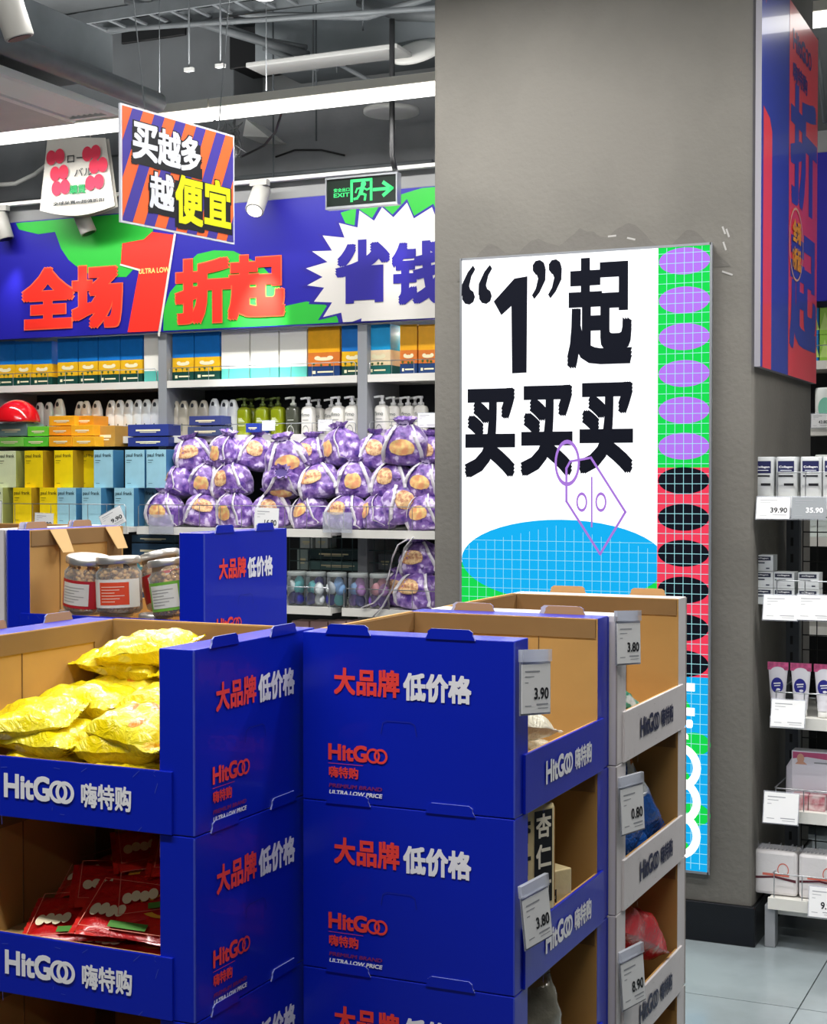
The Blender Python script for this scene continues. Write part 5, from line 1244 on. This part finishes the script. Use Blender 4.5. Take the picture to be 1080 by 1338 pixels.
# ================================================================== shelf beside the pillar (right edge)
FY = 5.105
rs_ = thing('side_shelving', 'white wire fronted shelving unit against the right side of the pillar', 'shelf', (-.7, FY, 0), world=True)
RX0, RX1 = -1.062, .10
for x in (-1.055, .09): MB().box(x, x+.045, FY+.37, FY+.41, 0.0, 1.62).build('upright', mat('upright_dark', '#4d5258', .45), rs_)
m = MB()
for k in range(26): m.box(-1.040, -1.030, FY+.3685, FY+.3700, .1+k*.058, .13+k*.058)
m.build('slots', BLACKP, rs_)
RZ = (1.492, 1.135, .765, .455, .165)
for i, z in enumerate(RZ):
    d0 = FY - (.02 if i == 4 else .0)
    s = MB().box(RX0+.03 if i else RX0+.0, RX1, d0, FY+.37, z-.022, z).build('shelf_board', SHELFW, rs_, bev=.002)
    MB().box(RX0+(.03 if i else .0), RX1, d0-.012, d0, z-.034, z+.004).build('price_rail', SHELFW, s)
    m = MB(); a, b, h = RX0+.045, RX1-.02, (.085, .085, .085, .075, .085)[i]; Y = d0-.006
    m.tube([(a, FY+.30, z+h), (a, Y+.01, z+h), (a+.008, Y, z+h), (b, Y, z+h)], .0024, 6)
    for k in range(0, 13): m.tube([(a+.004+(b-a)*k/12, Y, z), (a+.004+(b-a)*k/12, Y, z+h)], .0019, 5, caps=False)
    m.build('wire_guard', STEEL, rs_)
    MB().prism([Vector((RX0+.03, FY+.02, z-.02)), Vector((RX0+.03, FY+.36, z-.02)), Vector((RX0+.03, FY+.36, z-.075))], Vector((-.003, 0, 0))).build('bracket', SHELFW, rs_)
m = MB()
for k in range(22): x = -1.0 + k*.05; m.tube([(x, FY+.385, .1), (x, FY+.385, 1.6)], .0022, 5, caps=False)
for k in range(29): z = .12 + k*.052; m.tube([(-1.0, FY+.381, z), (RX1, FY+.381, z)], .0022, 5, caps=False)
m.build('mesh_back', BLACKP, rs_)
for x in (-1.045, .04): MB().box(x, x+.035, FY-.02, FY+.03, 0, .14).build('leg', GREYP, rs_, bev=.003)
MB().box(-1.02, RX1, FY+.03, FY+.05, .10, .14).build('kick_rail', SHELFW, rs_)
# goods
def canister(lab, loc):
    t = thing('supplement_box', lab, 'box', loc, group='boxes with navy labels on the top side shelf')
    b = MB().lathe([(.034, 0), (.0355, .003), (.0355, .132), (.034, .136)], (0,0,0), 24, sq=5).build('box_body', mat('pearl', '#c9cccd', .25, coat=.6, var=.05, vscale=9), t)
    f = Fr((-.0365, -.0362, 0), (1,0,0), (0,0,1)); m = MB(); rect(m, f, .010, .082, .063, .122, 0, 0); m.build('navy_label', mat('navy_label', '#1c2150', .4), b)
    m = MB(); put_text(m, 'Collagen', f, .014, .097, .059, .106, 0, .02, .0006); rect(m, f, .018, .090, .055, .092, 0, .0006); m.build('label_lettering', WHITE_INK, b)
    m = MB(); rect(m, f, .012, .070, .06, .075, 0, 0); rect(m, f, .03, .040, .062, .048, 0, 0); m.build('small_print', BLACK_INK, b); return t
rx = lambda px: atY(px, 640, FY+.05).x
c0 = canister('pearl box with a navy label at the pillar corner', (rx(999), FY+.05, 1.493))
for i, px in enumerate((1029, 1061, 1090)): dup(c0, (rx(px), FY+.05, 1.493), 0, 'pearl box with a navy label, %s from the pillar corner' % ORD[i+1])
def small_box(lab, loc, grp):
    t = thing('cream_box', lab, 'box', loc, group=grp)
    b = MB().box(-.034, .034, 0, .07, 0, .054).build('box_body', mat('box_grey_white', '#c4c8ca', .35, var=.04), t, bev=.001)
    f = Fr((-.034, -.0006, 0), (1,0,0), (0,0,1)); m = MB(); rect(m, f, .004, .036, .060, .049, 0, 0); rect(m, f, .004, .026, .04, .030, 0, 0); rect(m, f, .044, .008, .056, .012, 0, 0); m.build('dark_print', mat('navy_print', '#22283c', .5), b)
    m = MB(); put_text(m, 'collagen', f, .012, .040, .052, .046, 0, .01, .0005); m.build('pale_lettering', WHITE_INK, b); return t
s0 = small_box('small pale box, lowest in the pile at the pillar', (rx(998.5), FY+.03, 1.136), 'small pale boxes on the second side shelf')
for (px, k, lab) in ((998.5, 1, 'small pale box, middle of the pile at the pillar'), (998.5, 2, 'small pale box, topmost of the pile at the pillar'), (1026, 0, 'small pale box, lower of the second pile from the pillar'), (1026, 1, 'small pale box, upper of the second pile from the pillar'), (1058, 0, 'small pale box, lower of the third pile from the pillar'), (1058, 1, 'small pale box, upper of the third pile from the pillar')):
    dup(s0, (rx(px), FY+.03, 1.136+.0555*k), 0, lab)
def tube_(lab, loc):
    t = thing('hand_cream_tube', lab, 'tube', loc, group='white tubes on the third side shelf')
    def fn(u, v):
        a = -2*math.pi*u; q = v; x = math.cos(a)*(.022+.012*q); y = math.sin(a)*(.020*(1-q)+.002); return (x, y, .022+.15*v)
    b = MB().grid(fn, 24, 10).build('tube_body', mat('tube_white', '#e3e2e8', .25, coat=.4), t)
    MB().lathe([(.020, 0), (.021, .004), (.021, .024)], seg=20).build('cap', WHITEP, t)
    m = MB(); m.box(-.0345, .0345, -.0035, .0035, .150, .176); m.build('pink_crimp', mat('tube_pink', '#c95a86', .3, coat=.4, var=.25, vscale=60), t)
    f = Fr((0, -.0145, .10), (1,0,0), (0,0,1)); m = MB(); ellipse(m, f, 0, 0, .020, .026, 0, 0); m.build('navy_circle', mat('circle_navy', '#2a2c8a', .35), b)
    m = MB(); stroke(m, f, [(-.010,.006),(.010,.008)], .004, 0, .001); stroke(m, f, [(-.008,-.002),(.009,0)], .003, 0, .001); ellipse(m, f, .004, -.014, .007, .004, 0, .001); m.build('circle_lettering', WHITE_INK, b); return t
t0 = tube_('white tube with a navy circle, nearest the pillar', (rx(1017), FY+.055, .766))
for i, px in enumerate((1047, 1078)): dup(t0, (rx(px), FY+.055, .766), 0, 'white tube with a navy circle, %s from the pillar' % ORD[i+1])
# white box with a pink band
t = thing('mask_box', 'white upright box with a small pink picture on the fourth side shelf', 'box', (rx(1070), FY+.10, .456))
b = MB().box(-.095, .12, 0, .06, 0, .185).build('box_body', mat('mask_white', '#e2e0ea', .35), t, bev=.002)
f = Fr((-.095, -.0006, 0), (1,0,0), (0,0,1)); m = MB(); m.quad([f.p(.004,.158,0), f.p(.05,.166,0), f.p(.12,.160,0), f.p(.2,.172,0), f.p(.2,.181,0), f.p(.004,.181,0)]); m.build('pink_swoosh', mat('swoosh', '#c0567e', .4), b)
m = MB(); ellipse(m, f, .030, .160, .012, .016, 0, .0006); m.quad([f.p(.012,.140,.0004), f.p(.052,.140,.0004), f.p(.036,.153,.0004), f.p(.024,.153,.0004)]); m.build('picture_skin', mat('picture_skin', '#d9a48c', .5), b)
m = MB(); rect(m, f, .075, .146, .155, .150, 0, .0004); m.build('grey_lettering', GREY_INK, b)
t = thing('white_pouch', 'white pouch leaning behind the upright white box', 'pouch', (rx(1040), FY+.16, .456)); MB().lathe([(.045, 0), (.05, .01), (.048, .12), (.03, .15)], seg=20, sy=.4, sq=4).build('pouch_body', mat('mask_white', '#e2e0ea', .35), t)
for i, px in enumerate((1048, 1070)):
    t = thing('small_carton', 'tiny pink printed carton under the upright white box, %s one' % ('left' if i == 0 else 'right'), 'carton', (rx(px), FY+.035, .456), group='tiny cartons on the fourth side shelf'); MB().box(-.026, .026, 0, .05, 0, .05).build('carton', mat('carton_blush', '#d8c4c4', .4, hex2='#b0485a', vscale=30), t)
# pads in clear bags
def pad_pack(lab, loc, grp):
    t = thing('cotton_pad_pack', lab, 'cotton pad pack', loc, group=grp)
    b = MB().box(-.072, .072, 0, .10, 0, .15).build('pack_body', mat('pad_white', '#e4e0e0', .3, coat=.5, bump=.25, bscale=25), t, bev=.012)
    f = Fr((-.072, -.0008, 0), (1,0,0), (0,0,1)); m = MB(); ring(m, f, .098, .088, .016, .019, 0, 0, 24, 1.2); rect(m, f, .03, .066, .118, .074, 0, 0.0002); m.build('coral_print', mat('coral', '#d9705e', .4), b)
    m = MB(); m.quad([f.p(.004,.052,.0003), f.p(.07,.060,.0003), f.p(.14,.048,.0003), f.p(.14,.058,.0003), f.p(.07,.066,.0003), f.p(.004,.060,.0003)]); m.build('dark_band', mat('dark_red_band', '#5c2430', .4), b)
    m = MB()
    for k in range(22): m.v += [(-.07+.0064*k, .01+.03*(k % 2), .150), (-.07+.0064*k, .012+.03*(k % 2), .166+.004*math.sin(k*2.1))]
    for k in range(21): m.f.append((2*k, 2*k+2, 2*k+3, 2*k+1)); m.m.append(0); m.sm.append(True)
    m.build('bag_top', CLIP, b); return t
p0 = pad_pack('white cotton pad pack nearest the pillar on the bottom side shelf', (rx(1018), FY+.012, .166), 'cotton pad packs on the bottom shelf'); dup(p0, (rx(1077), FY+.012, .166), 0, 'white cotton pad pack second from the pillar on the bottom side shelf')
GLR = mat('glare_sleeve', '#c9c8b8', .12, coat=.8)
def stag(lab, price, px, py, w, h, grey=False, clip=True, Y=FY-.03, ry=0): return put_tag(lab, price, atY(px, py, Y), (-14, ry, 0), w, h, grey=grey, clip=False)
stag('white price tag reading 39.90 on the top side shelf', '39.90', 1010.5, 650, .108, .072)
stag('grey price tag reading 35.90 on the top side shelf', '35.90', 1057, 650, .108, .072, grey=True)
stag('pale glossy price tag on the second side shelf, left', '', 1020, 778, .11, .082)
stag('pale glossy price tag on the second side shelf, right', '', 1066, 778, .12, .082)
stag('glossy price tag on the third side shelf below the tubes', '', 1030, 915, .108, .088)
stag('glossy price tag on the fourth side shelf', '', 1021, 1036, .112, .100)
stag('white price tag on the bottom side shelf at the right edge', '9.90', 1076, 1160, .09, .095)
# small hidden crossbars: items lying on the white tray top
